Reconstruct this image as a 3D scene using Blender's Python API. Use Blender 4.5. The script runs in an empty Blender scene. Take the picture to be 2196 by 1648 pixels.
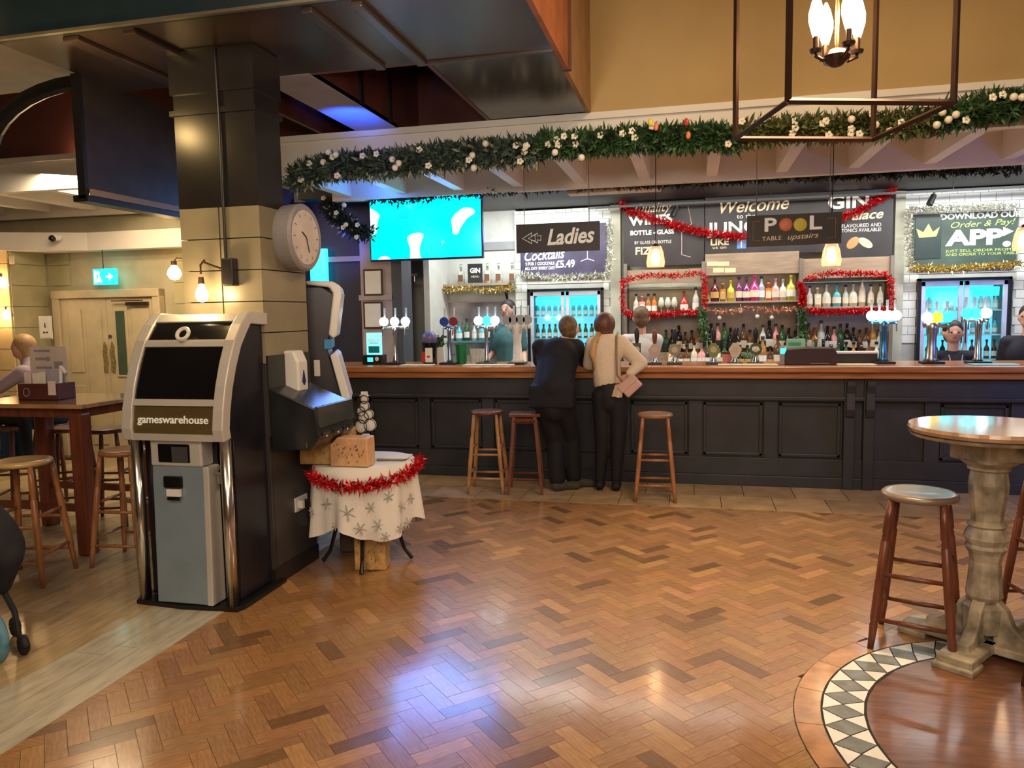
import bpy, bmesh, math, random
from mathutils import Vector, Matrix
random.seed(7)
PI = math.pi
SC = bpy.context.scene
C = SC.collection
V = Vector

# ------------------------------------------------------------ camera (solved from the bar's two vanishing points)
F, PCX, PCY, H = 1635.0, 1098.0, 824.0, 1.6
d1 = -V((-5734 - PCX, 791 - PCY, F)).normalized()
d2 = V((1490 - PCX, 667 - PCY, F)); d2 = (d2 - d1 * d2.dot(d1)).normalized()
d3 = d1.cross(d2)
RM = Matrix((d1, d2, d3))
def ray(x, y): return RM @ V((x - PCX, y - PCY, F))
def PZ(x, y, z=0.0): r = ray(x, y); return V((0, 0, H)) + r * ((z - H) / r.z)
def PY(x, y, Y): r = ray(x, y); return V((0, 0, H)) + r * (Y / r.y)
def PX(x, y, X): r = ray(x, y); return V((0, 0, H)) + r * (X / r.x)
cam = bpy.data.cameras.new('camera'); co = bpy.data.objects.new('camera', cam); C.objects.link(co)
cr, cu, cb = RM @ V((1, 0, 0)), RM @ V((0, -1, 0)), RM @ V((0, 0, -1))
co.matrix_world = Matrix(((cr.x, cu.x, cb.x, 0), (cr.y, cu.y, cb.y, 0), (cr.z, cu.z, cb.z, H), (0, 0, 0, 1)))
cam.sensor_width = 36; cam.lens = F / 2196 * 36; cam.clip_start = .02
SC.camera = co

# ------------------------------------------------------------ world, lights, exposure
w = bpy.data.worlds.new('world'); SC.world = w; w.use_nodes = True
w.node_tree.nodes['Background'].inputs[0].default_value = (1, .78, .6, 1)
w.node_tree.nodes['Background'].inputs[1].default_value = .055
SC.view_settings.view_transform = 'Standard'; SC.view_settings.look = 'None'
SC.view_settings.exposure = 0.35; SC.view_settings.gamma = 1; SC.view_settings.use_curve_mapping = False
def area(name, loc, size, power, col, aim=(0, 0, -1), sy=None):
    l = bpy.data.lights.new(name, 'AREA'); l.energy = power; l.color = col; l.size = size
    if sy: l.shape = 'RECTANGLE'; l.size_y = sy
    o = bpy.data.objects.new(name, l); C.objects.link(o); o.location = loc
    o.rotation_euler = V(aim).to_track_quat('-Z', 'Y').to_euler(); return o
def point(name, loc, power, col, r=.04):
    l = bpy.data.lights.new(name, 'POINT'); l.energy = power; l.color = col; l.shadow_soft_size = r
    o = bpy.data.objects.new(name, l); C.objects.link(o); o.location = loc; return o
def spot(name, loc, to, power, col, ang=60, r=.05):
    l = bpy.data.lights.new(name, 'SPOT'); l.energy = power; l.color = col; l.spot_size = math.radians(ang); l.spot_blend = .8; l.shadow_soft_size = r
    o = bpy.data.objects.new(name, l); C.objects.link(o); o.location = loc
    o.rotation_euler = (V(to) - V(loc)).to_track_quat('-Z', 'Y').to_euler(); return o
WARM = (1, .72, .43); COOL = (.86, .95, 1)
area('hall_lamp_light', (.9, 3.6, 4.2), 1.2, 70, WARM)
spot('floor_pool_spot', (.5, 4.3, 3.9), (.35, 4.5, 0), 260, (1, .74, .4), 62, .2)  # added spot for the chandelier's golden pool on the floor; no fitting of its own
area('front_fill_light', (.2, -1.6, 2.95), 2.2, 72, (1, .82, .66), (0, 1, .03))  # added frontal fill from behind the camera, not a wall lamp
point('ceiling_glow_fill', tuple(PZ(285, 78, 3.15) + V((-.25, -.25, -.35))), 8, (1, .66, .25), .05).data.specular_factor = 0  # added point for the gold patch on the dark ceiling; no lamp hangs here
spot('fascia_fill_spot', (-1.0, 2.0, 2.5), (-1.7, 6.1, 3.0), 120, (1, .86, .7), 62, .15)  # added fill to brighten the left fascia; no spotlight stands there
area('hall_lamp_light', (1.6, 0.2, 3.6), 1.5, 42, WARM, (-.1, .5, -1))
area('hall_lamp_light', (-2.4, 0.3, 3.4), 1.2, 36, (1, .74, .5), (0, .45, -1))
area('bar_light', (.6, 8.3, 2.83), 5.6, 62, (1, .96, .88), (0, .25, -1), .25)
area('bar_light', (-2.0, 8.5, 2.83), 1.6, 22, COOL, (0, .3, -1), .25)
area('bar_light', (3.0, 8.3, 2.83), 1.6, 20, COOL, (0, .3, -1), .25)
area('door_lobby_light', (-5.6, 6.2, 3.0), .8, 75, (1, .78, .5), (-.1, .5, -1))
spot('blue_light', (-2.5, 5.4, 2.78), (-2.58, 5.6, 3.15), 45, (.02, .12, 1), 80, .04)
point('blue_light', (-3.1, 7.3, 2.86), 4, (.06, .25, 1), .06)
spot('blue_light', (-3.5, 7.3, 2.2), (-4.1, 8.3, 2.5), 30, (.02, .12, 1), 60, .05)
area('blue_light', (3.7, 6.0, 1.6), .5, 14, (.03, .2, 1), (-.45, .9, -.55))

# ------------------------------------------------------------ materials
def lin(c):
    return tuple(((x / 255.0) / 12.92 if x <= 10 else (((x / 255.0) + .055) / 1.055) ** 2.4) for x in c)
MT = {}
def mat(name, col, rough=.5, metal=0, amt=.12, scale=6, bump=0, emit=0, alpha=1, trans=0, coat=0, stretch=None, attr=None, ecol=None):
    if name in MT: return MT[name]
    m = bpy.data.materials.new(name); m.use_nodes = True; nt = m.node_tree; N = nt.nodes; L = nt.links
    b = N['Principled BSDF']; col = lin(col) if max(col) > 1 else col
    b.inputs['Roughness'].default_value = rough; b.inputs['Metallic'].default_value = metal
    b.inputs['Coat Weight'].default_value = coat; b.inputs['Coat Roughness'].default_value = .12
    b.inputs['Transmission Weight'].default_value = trans; b.inputs['Alpha'].default_value = alpha
    tc = N.new('ShaderNodeTexCoord'); mp = N.new('ShaderNodeMapping'); L.new(tc.outputs['Object'], mp.inputs[0])
    mp.inputs['Scale'].default_value = stretch or (1, 1, 1)
    nz = N.new('ShaderNodeTexNoise'); nz.inputs['Scale'].default_value = scale; nz.inputs['Detail'].default_value = 5
    L.new(mp.outputs[0], nz.inputs['Vector'])
    cr_ = N.new('ShaderNodeValToRGB'); L.new(nz.outputs['Fac'], cr_.inputs[0])
    cr_.color_ramp.elements[0].position = .3; cr_.color_ramp.elements[1].position = .7
    cr_.color_ramp.elements[0].color = (*[c * (1 - amt) for c in col], 1)
    cr_.color_ramp.elements[1].color = (*[min(1, c * (1 + amt)) for c in col], 1)
    out = cr_.outputs[0]
    if attr:
        a = N.new('ShaderNodeAttribute'); a.attribute_name = attr
        mx = N.new('ShaderNodeMix'); mx.data_type = 'RGBA'; mx.blend_type = 'MULTIPLY'; mx.inputs[0].default_value = 1
        L.new(out, mx.inputs[6]); L.new(a.outputs['Color'], mx.inputs[7]); out = mx.outputs[2]
    L.new(out, b.inputs['Base Color'])
    if emit:
        b.inputs['Emission Strength'].default_value = emit
        b.inputs['Emission Color'].default_value = (*(lin(ecol) if ecol else col), 1)
    if bump:
        bp = N.new('ShaderNodeBump'); bp.inputs['Strength'].default_value = bump; bp.inputs['Distance'].default_value = .01
        L.new(nz.outputs['Fac'], bp.inputs['Height']); L.new(bp.outputs[0], b.inputs['Normal'])
    MT[name] = m; return m
W_BLOCK = mat('parquet', (.36, .19, .083), .27, amt=.22, scale=14, stretch=(1, 7, 1), bump=.02, coat=.45, attr='tone')
W_RING = mat('ring_boards', (.42, .21, .09), .26, amt=.3, scale=10, coat=.3, attr='tone', bump=.05)
W_DISC = mat('disc_boards', (.2, .085, .045), .3, amt=.35, scale=7, stretch=(1, 6, 1), coat=.3, bump=.05, attr='tone')
PLANK = mat('pale_planks', (.46, .4, .29), .24, amt=.22, scale=5, stretch=(6, 1, 1), coat=.3, bump=.03, attr='tone')
JOINT = mat('joint', (.035, .018, .01), .8)
TILE_F = mat('stone_floor_tile', (.4, .29, .17), .4, amt=.25, scale=5, bump=.1, attr='tone')
TW = mat('white_tile', (.78, .8, .74), .22, amt=.06); TD = mat('grout', (.45, .46, .42), .9)
TG = mat('mosaic_grey', (.17, .18, .17), .3, amt=.3, scale=18); TGW = mat('mosaic_white', (.75, .74, .72), .25, amt=.1)
CREAM_T = mat('cream_tile', (.55, .46, .29), .3, amt=.12, scale=4, attr='tone')
GREY_T = mat('grey_tile', (.055, .05, .05), .35, amt=.15, scale=4)
DARKP = mat('dark_paint', (.022, .019, .02), .28, amt=.25, scale=3)
DARKC = mat('dark_ceiling_panel', (.05, .033, .03), .27, amt=.35, scale=2)
DARKR = mat('red_brown_timber', (.1, .028, .022), .42, amt=.3, scale=3)
BLACK = mat('black', (.008, .008, .009), .4); BLKG = mat('black_gloss', (.006, .006, .008), .15)
WHITE_P = mat('white_paint', (.72, .68, .62), .55, amt=.06, scale=2)
TAN = mat('tan_wall', (.42, .29, .12), .7, amt=.1, scale=1.3)
PALE = mat('pale_wall', (.62, .62, .56), .6, amt=.08); BLUEW = mat('navy_wall', (.03, .03, .06), .5)
BARP = mat('bar_paint', (.032, .034, .042), .45, amt=.25, scale=3)
OAK = mat('counter_oak', (.42, .17, .065), .28, amt=.35, scale=4, stretch=(.6, 9, 9), coat=.3, bump=.03)
WOODD = mat('dark_stool_wood', (.14, .043, .022), .33, amt=.35, scale=9, stretch=(3, 3, .6), coat=.2)
WOODM = mat('mid_stool_wood', (.36, .15, .06), .33, amt=.3, scale=9, stretch=(3, 3, .6), coat=.2)
TABW = mat('table_wood', (.17, .045, .022), .3, amt=.3, scale=5, stretch=(5, 5, .7), coat=.25)
TABT = mat('table_top_wood', (.46, .26, .12), .14, amt=.25, scale=5, stretch=(1, 6, 1), coat=.5)
TABR = mat('round_top_wood', (.4, .25, .15), .1, amt=.25, scale=5, stretch=(1, 6, 1), coat=.7)
DISTR = mat('distressed_cream', (.36, .31, .23), .5, amt=.6, scale=11, bump=.25)
SHELFW = mat('shelf_wood', (.34, .25, .17), .5, amt=.2, scale=4, stretch=(1, 6, 6))
GREEN_W = mat('sage_woodwork', (.5, .42, .27), .5, amt=.1)
CHROME = mat('chrome', (.7, .7, .72), .2, 1, amt=.03); STEEL = mat('steel', (.42, .43, .45), .32, 1, amt=.1)
BRASS = mat('bronze_metal', (.09, .05, .04), .3, .7, amt=.2); SILV = mat('silver_plastic', (.6, .58, .55), .38, .25, amt=.05)
BLUEG = mat('blue_grey_panel', (.27, .36, .45), .35, .3, amt=.08); WHT = mat('white_plastic', (.8, .79, .76), .35, amt=.04)
PAPER = mat('paper', (.8, .78, .72), .7, amt=.05); PINKP = mat('pink_paper', (.75, .62, .6), .7)
BOARD = mat('chalkboard', (.028, .024, .026), .5, amt=.4, scale=3); BOARDP = mat('purple_board', (.06, .05, .1), .45, amt=.5, scale=3)
BOARDG = mat('green_board', (.05, .085, .065), .5, amt=.4, scale=3)
TXW = mat('white_lettering', (.85, .82, .75), .5, emit=.12); TXC = mat('cream_lettering', (.8, .66, .42), .5, emit=.08)
TXG = mat('green_lettering', (.55, .7, .2), .5, emit=.05); RED_B = mat('red_ball', (.75, .2, .08), .4); YEL_B = mat('yellow_ball', (.75, .65, .05), .4)
TINR = mat('red_tinsel', (.62, .012, .018), .22, .55, amt=.5, scale=40); TING = mat('gold_tinsel', (.75, .55, .16), .22, .8, amt=.4, scale=40)
TINS = mat('silver_tinsel', (.75, .75, .6), .22, .7, amt=.4, scale=40); TINC = mat('copper_tinsel', (.75, .3, .16), .3, .6, amt=.4, scale=40)
FOLG = mat('green_foliage', (.035, .085, .03), .55, amt=.6, scale=9); FOLB = mat('blue_green_foliage', (.05, .08, .06), .55, amt=.6, scale=9)
FOLD = mat('dark_foliage', (.012, .02, .014), .6, amt=.5); LEAFS = mat('silvery_leaf', (.28, .29, .22), .5, amt=.3); LEAFG = mat('broad_green_leaf', (.06, .13, .045), .5, amt=.4)
BAUB = mat('white_bauble', (.85, .8, .68), .3, amt=.03)
GIFT1 = mat('gold_wrapping', (.56, .34, .13), .4, amt=.35, scale=22); GIFT2 = mat('peach_wrapping', (.68, .4, .22), .45, amt=.12, scale=30)
SPRIG = mat('printed_sprig', (.22, .13, .05), .6); CLOTH = mat('table_cloth', (.78, .76, .73), .75, amt=.05); SNOWF = mat('silver_snowflake_print', (.42, .42, .4), .6)
BULB = mat('lit_bulb', (1, .55, .2), .3, emit=14, ecol=(255, 205, 130)); BULBH = mat('lit_hot_bulb', (1, .75, .45), .3, emit=22, ecol=(255, 222, 165))
AMBG = mat('amber_shade', (.9, .55, .35), .3, emit=1.5, ecol=(255, 205, 160))
SCRN = mat('fridge_glow', (.25, .75, .95), .4, emit=1.0, ecol=(110, 215, 245)); BADGE = mat('lit_badge', (.8, .95, 1), .3, emit=5, ecol=(205, 240, 255))
BADGEY = mat('yellow_badge', (.95, .8, .05), .3, emit=1.2); CYAN = mat('cyan_lit', (.1, .8, .9), .3, emit=2.2, ecol=(40, 225, 240))
EXITG = mat('exit_sign_green', (.03, .6, .6), .4, emit=2.0, ecol=(0, 215, 215)); EXITW = mat('exit_sign_white', (1, 1, 1), .4, emit=2.2)
def tv_mat():
    m = bpy.data.materials.new('television_picture'); m.use_nodes = True; N = m.node_tree.nodes; L = m.node_tree.links
    b = N['Principled BSDF']; tc = N.new('ShaderNodeTexCoord'); nz = N.new('ShaderNodeTexNoise'); nz.inputs['Scale'].default_value = 4.2; nz.inputs['Detail'].default_value = 0.2
    L.new(tc.outputs['Object'], nz.inputs['Vector']); r = N.new('ShaderNodeValToRGB'); L.new(nz.outputs['Fac'], r.inputs[0])
    e = r.color_ramp.elements; e[0].position = .3; e[0].color = (0, .28, .85, 1); e[1].position = .42; e[1].color = (0, .68, .92, 1)
    for p, c in ((.64, (0, .78, .95, 1)), (.67, (.75, 1, 1, 1))): q = e.new(p); q.color = c
    L.new(r.outputs[0], b.inputs['Emission Color']); b.inputs['Emission Strength'].default_value = 2.6; b.inputs['Base Color'].default_value = (0, 0, 0, 1); b.inputs['Roughness'].default_value = .15
    return m
TVM = tv_mat()
def glass_mat(name, tint, fac=.1):
    m = bpy.data.materials.new(name); m.use_nodes = True; N = m.node_tree.nodes; L = m.node_tree.links
    N.remove(N['Principled BSDF']); t = N.new('ShaderNodeBsdfTransparent'); t.inputs[0].default_value = (*tint, 1)
    g = N.new('ShaderNodeBsdfGlossy'); g.inputs['Roughness'].default_value = .05; mx = N.new('ShaderNodeMixShader'); mx.inputs[0].default_value = fac
    L.new(t.outputs[0], mx.inputs[1]); L.new(g.outputs[0], mx.inputs[2]); L.new(mx.outputs[0], N['Material Output'].inputs[0]); return m
GLASS = glass_mat('clear_glass', (.93, .97, .97), .12); AMBER = glass_mat('amber_glass', (1, .8, .6), .12)
def lit_shade():
    N = AMBER.node_tree.nodes; L = AMBER.node_tree.links; mx = [n for n in N if n.type == 'MIX_SHADER'][0]
    e = N.new('ShaderNodeEmission'); e.inputs[0].default_value = (1, .62, .36, 1); e.inputs[1].default_value = .38; a = N.new('ShaderNodeAddShader')
    L.new(mx.outputs[0], a.inputs[0]); L.new(e.outputs[0], a.inputs[1]); L.new(a.outputs[0], N['Material Output'].inputs[0])
lit_shade()
SKIN = mat('skin', (.62, .34, .24), .5, amt=.06); NAVY = mat('navy_cloth', (.004, .005, .014), .8, amt=.4, scale=5, bump=.2); NAVYJ = mat('dark_denim', (.004, .005, .01), .8, amt=.4, bump=.1)
KNIT = mat('cream_knit', (.72, .6, .48), .85, amt=.06, scale=60, bump=.15); BLKC = mat('black_cloth', (.006, .006, .009), .75, amt=.3)
SHIRT = mat('pale_shirt', (.58, .58, .56), .8, amt=.08); HAIRD = mat('dark_hair', (.012, .009, .008), .6, amt=.4, scale=40); HAIRR = mat('auburn_hair', (.11, .042, .026), .5, amt=.5, scale=30, stretch=(6, 6, 1))
HAIRB = mat('blonde_hair', (.5, .3, .13), .5, amt=.3, scale=30, stretch=(6, 6, 1)); HAIRN = mat('brown_hair', (.13, .075, .035), .6, amt=.4, scale=40)
SHOE = mat('grey_suede', (.045, .045, .035), .85); BAGP = mat('pink_leather', (.62, .4, .38), .45, amt=.05); STRAP = mat('tan_strap', (.25, .14, .07), .5)
LIP = mat('lips', (.4, .12, .1), .5); EYEM = mat('eye_dark', (.02, .015, .012), .3)
RUBB = mat('rubber', (.012, .012, .014), .7); BLUER = mat('blue_tyre', (.1, .25, .36), .6); NAVYB = mat('pram_fabric', (.012, .012, .018), .85)
MAROON = mat('maroon_box', (.09, .025, .025), .5, amt=.2); GREENB = mat('green_tub', (0, .17, .05), .5); REDP = mat('red_plastic', (.5, .03, .03), .4)

# ------------------------------------------------------------ mesh helpers
class MB:
    def __init__(s): s.b = bmesh.new()
    def box(s, x0, x1, y0, y1, z0, z1, rz=0, piv=None):
        r = bmesh.ops.create_cube(s.b, size=1); vs = r['verts']
        bmesh.ops.scale(s.b, vec=(x1 - x0, y1 - y0, z1 - z0), verts=vs); c = V(((x0 + x1) / 2, (y0 + y1) / 2, (z0 + z1) / 2))
        bmesh.ops.translate(s.b, vec=c, verts=vs)
        if rz: bmesh.ops.rotate(s.b, cent=piv or c, matrix=Matrix.Rotation(rz, 3, 'Z'), verts=vs)
        return s
    def cone(s, a, b, r1, r2=None, n=12, caps=True):
        a, b = V(a), V(b); r2 = r1 if r2 is None else r2; d = b - a
        r = bmesh.ops.create_cone(s.b, cap_ends=caps, segments=n, radius1=r1, radius2=r2, depth=d.length)
        m = Matrix.Translation((a + b) / 2) @ d.to_track_quat('Z', 'Y').to_matrix().to_4x4()
        bmesh.ops.transform(s.b, matrix=m, verts=r['verts']); return s
    def ball(s, c, r, n=12, sc=(1, 1, 1), rot=None):
        q = bmesh.ops.create_uvsphere(s.b, u_segments=n, v_segments=max(6, n * 2 // 3), radius=r)
        m = Matrix.Translation(c) @ (rot.to_4x4() if rot else Matrix()) @ Matrix.Diagonal((*sc, 1)); bmesh.ops.transform(s.b, matrix=m, verts=q['verts']); return s
    def lathe(s, prof, c=(0, 0, 0), n=20, sy=1):
        rings = []
        for r, z in prof: rings.append([s.b.verts.new((c[0] + r * math.cos(2 * PI * i / n), c[1] + sy * r * math.sin(2 * PI * i / n), c[2] + z)) for i in range(n)])
        for a, b in zip(rings, rings[1:]):
            for i in range(n): s.b.faces.new((a[i], a[(i + 1) % n], b[(i + 1) % n], b[i]))
        if prof[0][0] > 1e-4: s.b.faces.new(rings[0][::-1])
        if prof[-1][0] > 1e-4: s.b.faces.new(rings[-1])
        return s
    def prism(s, pts, d0, d1, axis='x'):
        def f(p, d): return {'x': (d, p[0], p[1]), 'y': (p[0], d, p[1]), 'z': (p[0], p[1], d)}[axis]
        a = [s.b.verts.new(f(p, d0)) for p in pts]; b = [s.b.verts.new(f(p, d1)) for p in pts]
        s.b.faces.new(a); s.b.faces.new(b[::-1]); n = len(pts)
        for i in range(n): s.b.faces.new((a[(i + 1) % n], a[i], b[i], b[(i + 1) % n]))
        return s
    def tube(s, pts, r, n=8, closed=False):
        pts = [V(p) for p in pts]; rings = []
        for i, p in enumerate(pts):
            if closed: t = pts[(i + 1) % len(pts)] - pts[i - 1]
            else: t = pts[min(i + 1, len(pts) - 1)] - pts[max(i - 1, 0)]
            q = t.to_track_quat('Z', 'Y'); rr = r[i] if isinstance(r, (list, tuple)) else r
            rings.append([s.b.verts.new(p + q @ V((rr * math.cos(2 * PI * k / n), rr * math.sin(2 * PI * k / n), 0))) for k in range(n)])
        m = len(rings)
        for i in range(m if closed else m - 1):
            a, b = rings[i], rings[(i + 1) % m]
            for k in range(n): s.b.faces.new((a[k], a[(k + 1) % n], b[(k + 1) % n], b[k]))
        if not closed: s.b.faces.new(rings[0][::-1]); s.b.faces.new(rings[-1])
        return s
    def quad(s, *p): s.b.faces.new([s.b.verts.new(q) for q in p]); return s
    def slivers(s, path, rad, n, size, jit=1.0):
        """short foil or needle slivers standing out round a path"""
        path = [V(p) for p in path]; L_ = [0]
        for a, b in zip(path, path[1:]): L_.append(L_[-1] + (b - a).length)
        for _ in range(n):
            t = random.random() * L_[-1]; i = 0
            while L_[i + 1] < t: i += 1
            p = path[i].lerp(path[i + 1], (t - L_[i]) / max(1e-6, L_[i + 1] - L_[i]))
            d = V((random.gauss(0, 1), random.gauss(0, 1), random.gauss(0, 1))).normalized(); q = p + d * rad * random.uniform(.05, .75)
            e = (d + V((random.gauss(0, .6), random.gauss(0, .6), random.gauss(0, .6)))).normalized() * size * random.uniform(.6, 1.3)
            sd = e.cross(V((random.gauss(0, 1), random.gauss(0, 1), random.gauss(0, 1)))).normalized() * size * .18 * jit
            s.b.faces.new([s.b.verts.new(v) for v in (q - sd, q + sd, q + e)])
        return s
    def mesh(s, name, m, smooth=False):
        me = bpy.data.meshes.new(name); bmesh.ops.recalc_face_normals(s.b, faces=s.b.faces); s.b.to_mesh(me); s.b.free()
        if isinstance(m, (list, tuple)):
            for k in m: me.materials.append(k)
        else: me.materials.append(m)
        if smooth:
            for p in me.polygons: p.use_smooth = True
        return me
def obj(name, mb, m=None, parent=None, bevel=0, smooth=False, loc=None, rz=0):
    me = mb.mesh(name, m, smooth) if isinstance(mb, MB) else mb
    o = bpy.data.objects.new(name, me); C.objects.link(o); o.parent = parent
    if bevel:
        k = o.modifiers.new('bevel', 'BEVEL'); k.width = bevel; k.segments = 2; k.limit_method = 'ANGLE'
    if loc is not None: o.location = loc
    if rz: o.rotation_euler.z = rz
    return o
def tag(o, label=None, cat=None, group=None, kind=None):
    if label: o['label'] = label
    if cat: o['category'] = cat
    if group: o['group'] = group
    if kind: o['kind'] = kind
    return o
def thing(name, label, cat, loc=(0, 0, 0), rz=0, group=None):
    o = bpy.data.objects.new(name, None); C.objects.link(o); o.location = loc; o.rotation_euler = (0, 0, rz); o.empty_display_size = .05
    return tag(o, label, cat, group)
def struct(name, mb, m, parent=None, bevel=0):
    o = obj(name, mb, m, parent, bevel)
    if parent is None: o['kind'] = 'structure'
    return o
def dup(root, loc, rz, label, group=None):
    r = root.copy(); C.objects.link(r); r.location = loc; r.rotation_euler = (0, 0, rz); r['label'] = label
    if group: r['group'] = group
    for ch in list(root.children):
        c = ch.copy(); C.objects.link(c); c.parent = r
        for g in ch.children:
            d = g.copy(); C.objects.link(d); d.parent = c
    return r
def tone(me, v):
    a = me.color_attributes.new('tone', 'FLOAT_COLOR', 'CORNER'); n = len(a.data)
    a.data.foreach_set('color', [q for _ in range(n) for q in (*v, 1)] if len(v) == 3 else v)
    return me
ORD = 'first second third fourth fifth sixth seventh eighth ninth tenth eleventh twelfth thirteenth fourteenth fifteenth sixteenth seventeenth eighteenth nineteenth twentieth'.split()
def ordn(i, n, side='left'):
    if i == 0: return 'leftmost'
    if i == n - 1: return 'rightmost'
    if i <= (n - 1) / 2: return ORD[i] + ' from the left'
    return ORD[n - 1 - i] + ' from the right'
def text(body, size, m, parent, loc, sx=1, shear=0, ext=.0015, rot=(PI / 2, 0, 0), name='lettering', fit=None, roll=0, bold=0):
    cu_ = bpy.data.curves.new(name, 'FONT'); cu_.body = body; cu_.size = size; cu_.shear = shear; cu_.extrude = ext; cu_.align_x = 'CENTER'; cu_.align_y = 'CENTER'; cu_.offset = bold; cu_.resolution_u = 3
    t = bpy.data.objects.new('tmp', cu_); C.objects.link(t); bpy.context.view_layer.update()
    me = bpy.data.meshes.new_from_object(t.evaluated_get(bpy.context.evaluated_depsgraph_get())); bpy.data.objects.remove(t)
    me.name = name; me.materials.clear(); me.materials.append(m)
    wx = max(v.co.x for v in me.vertices) - min(v.co.x for v in me.vertices)
    k = (fit / wx if fit else sx)
    me.transform(Matrix.Diagonal((k, 1, 1, 1)))
    if roll: me.transform(Matrix.Rotation(roll, 4, 'Z'))
    o = bpy.data.objects.new(name, me); C.objects.link(o); o.parent = parent; o.location = loc; o.rotation_euler = rot; return o

# continuous figures: tapered limbs and rounds fused by a voxel remesh into one skin
def blob(name, parts, m, parent, voxel=.012, smooth=4):
    mb = MB()
    for p in parts:
        if p[0] == 'c':
            a, r1, b, r2 = V(p[1]), p[2], V(p[3]), p[4]; mb.cone(a, b, r1, r2, 14); mb.ball(a, r1, 14); mb.ball(b, r2, 14)
        elif p[0] == 'e': mb.ball(V(p[1]), 1, 20, p[2], (Matrix.Rotation(p[3][0], 3, p[3][1]) if len(p) > 3 else None))
        elif p[0] == 'b':
            mb.box(*p[1])
    me = mb.mesh('tmp', m); o = bpy.data.objects.new('tmp', me); C.objects.link(o)
    k = o.modifiers.new('r', 'REMESH'); k.mode = 'VOXEL'; k.voxel_size = voxel; k.use_smooth_shade = True
    s = o.modifiers.new('s', 'SMOOTH'); s.iterations = smooth; s.factor = .5
    bpy.context.view_layer.update()
    q = bpy.data.meshes.new_from_object(o.evaluated_get(bpy.context.evaluated_depsgraph_get())); bpy.data.objects.remove(o)
    q.materials.clear(); q.materials.append(m); q.name = name
    for f in q.polygons: f.use_smooth = True
    r = bpy.data.objects.new(name, q); C.objects.link(r); r.parent = parent; return r
# ============================================================ THE SETTING
floor = struct('floor', MB().box(-10, 6.5, -3, 11, -.12, -.004), JOINT)
# --- herringbone parquet, columns of 45 degree blocks running towards the bar
BW, BL = .076, .228
CCX, CCY, RO, RI, RB = 1.45, 3.0, .955, .80, 1.06
def tcol(base_dark=.1):
    r = random.random()
    k = random.uniform(.42, .62) if r < base_dark else (random.uniform(1.2, 1.42) if r > .92 else random.uniform(.8, 1.1))
    return (k, k * random.uniform(.94, 1.05), k * random.uniform(.86, 1.08))
cells = []
R45 = Matrix.Rotation(-PI / 4, 2)
for i in range(-90, 90):
    for j in range(-25, 45):
        ox, oy = (i + 3 * j) * BW, (-i + 3 * j) * BW
        for k, (cx_, cy_) in enumerate(((1.5, .5), (3.5, 1.5))):
            c = R45 @ V((ox + cx_ * BW, oy + cy_ * BW)); c = c + V((-.2, 3.4))
            if -2.56 < c.x < 6.2 and 1.95 < c.y < 6.34 and (c - V((CCX, CCY))).length > RB - .07: cells.append((c.y + abs(c.x) * .15, c, k))
cells.sort(key=lambda q: q[0] + (6 if q[1].x > 1.6 or q[1].x < -2.45 - 0 * q[1].y else 0))
def blk_mesh(t):
    m = MB(); g = .0008; a, b = BL / 2 - g, BW / 2 - g; bl = .0015
    m.prism([(-a, -b), (a, -b), (a, b), (-a, b)], -.012, -.0012, 'z'); m.b.faces.ensure_lookup_table()
    for f in m.b.faces:
        if f.normal.z > .9 or f.calc_center_median().z > -.002:
            for v in f.verts: pass
    me = m.mesh('floor_block', W_BLOCK); return tone(me, t)
variants = [blk_mesh(tcol()) for _ in range(26)]
for _, c, k in cells[:300]:
    o = bpy.data.objects.new('floor_block', random.choice(variants)); C.objects.link(o); o.parent = floor
    o.location = (c.x, c.y, random.uniform(0, .0006)); o.rotation_euler.z = (-PI / 4 if k == 0 else PI / 4) + (PI if random.random() < .5 else 0)
rest = MB(); cols = []
for _, c, k in cells[300:]:
    a, g = (-PI / 4 if k == 0 else PI / 4), .0008; z0 = random.uniform(-.0014, -.0006); t = tcol()
    m2 = Matrix.Rotation(a, 2); q = [m2 @ V(p) + c for p in ((-BL / 2 + g, -BW / 2 + g), (BL / 2 - g, -BW / 2 + g), (BL / 2 - g, BW / 2 - g), (-BL / 2 + g, BW / 2 - g))]
    lo = [rest.b.verts.new((p.x, p.y, -.006)) for p in q]; hi = [rest.b.verts.new((p.x, p.y, z0)) for p in q]
    rest.b.faces.new(hi); [rest.b.faces.new((lo[i], lo[(i + 1) % 4], hi[(i + 1) % 4], hi[i])) for i in range(4)]
    cols += [t] * 5
me = bpy.data.meshes.new('distant_floor_blocks'); rest.b.to_mesh(me); rest.b.free(); me.materials.append(W_BLOCK)
tone(me, [q for f in me.polygons for _ in range(f.loop_total) for q in (*cols[f.index], 1)])
o = bpy.data.objects.new('distant_floor_blocks', me); C.objects.link(o); o.parent = floor; o['kind'] = 'stuff'
# --- left area: pale boards running away from the viewer beside the parquet
def board(name, x0, x1, y0, y1, z, m, t, g=.002):
    mb = MB().box(x0 + g, x1 - g, y0 + g, y1 - g, -.008, z); mme = tone(mb.mesh(name, m), t)
    oo = bpy.data.objects.new(name, mme); C.objects.link(oo); oo.parent = floor; return oo
x = -2.5
for n in range(26):
    wd = .13 if n < 2 else .185
    y = .9 - random.random() * .8
    while y < 7.7:
        l = random.choice((1.1, 1.4, 1.7)); k = random.uniform(.8, 1.12) if n > 1 else random.uniform(1.0, 1.15)
        if y + l > 1.6: board('floor_plank', x - wd, x, y, min(y + l, 7.75), .0012, PLANK, (k, k * 1.08, k * 1.2) if n < 3 else (k, k * .86, k * .66))
        y += l
    x -= wd
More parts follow.
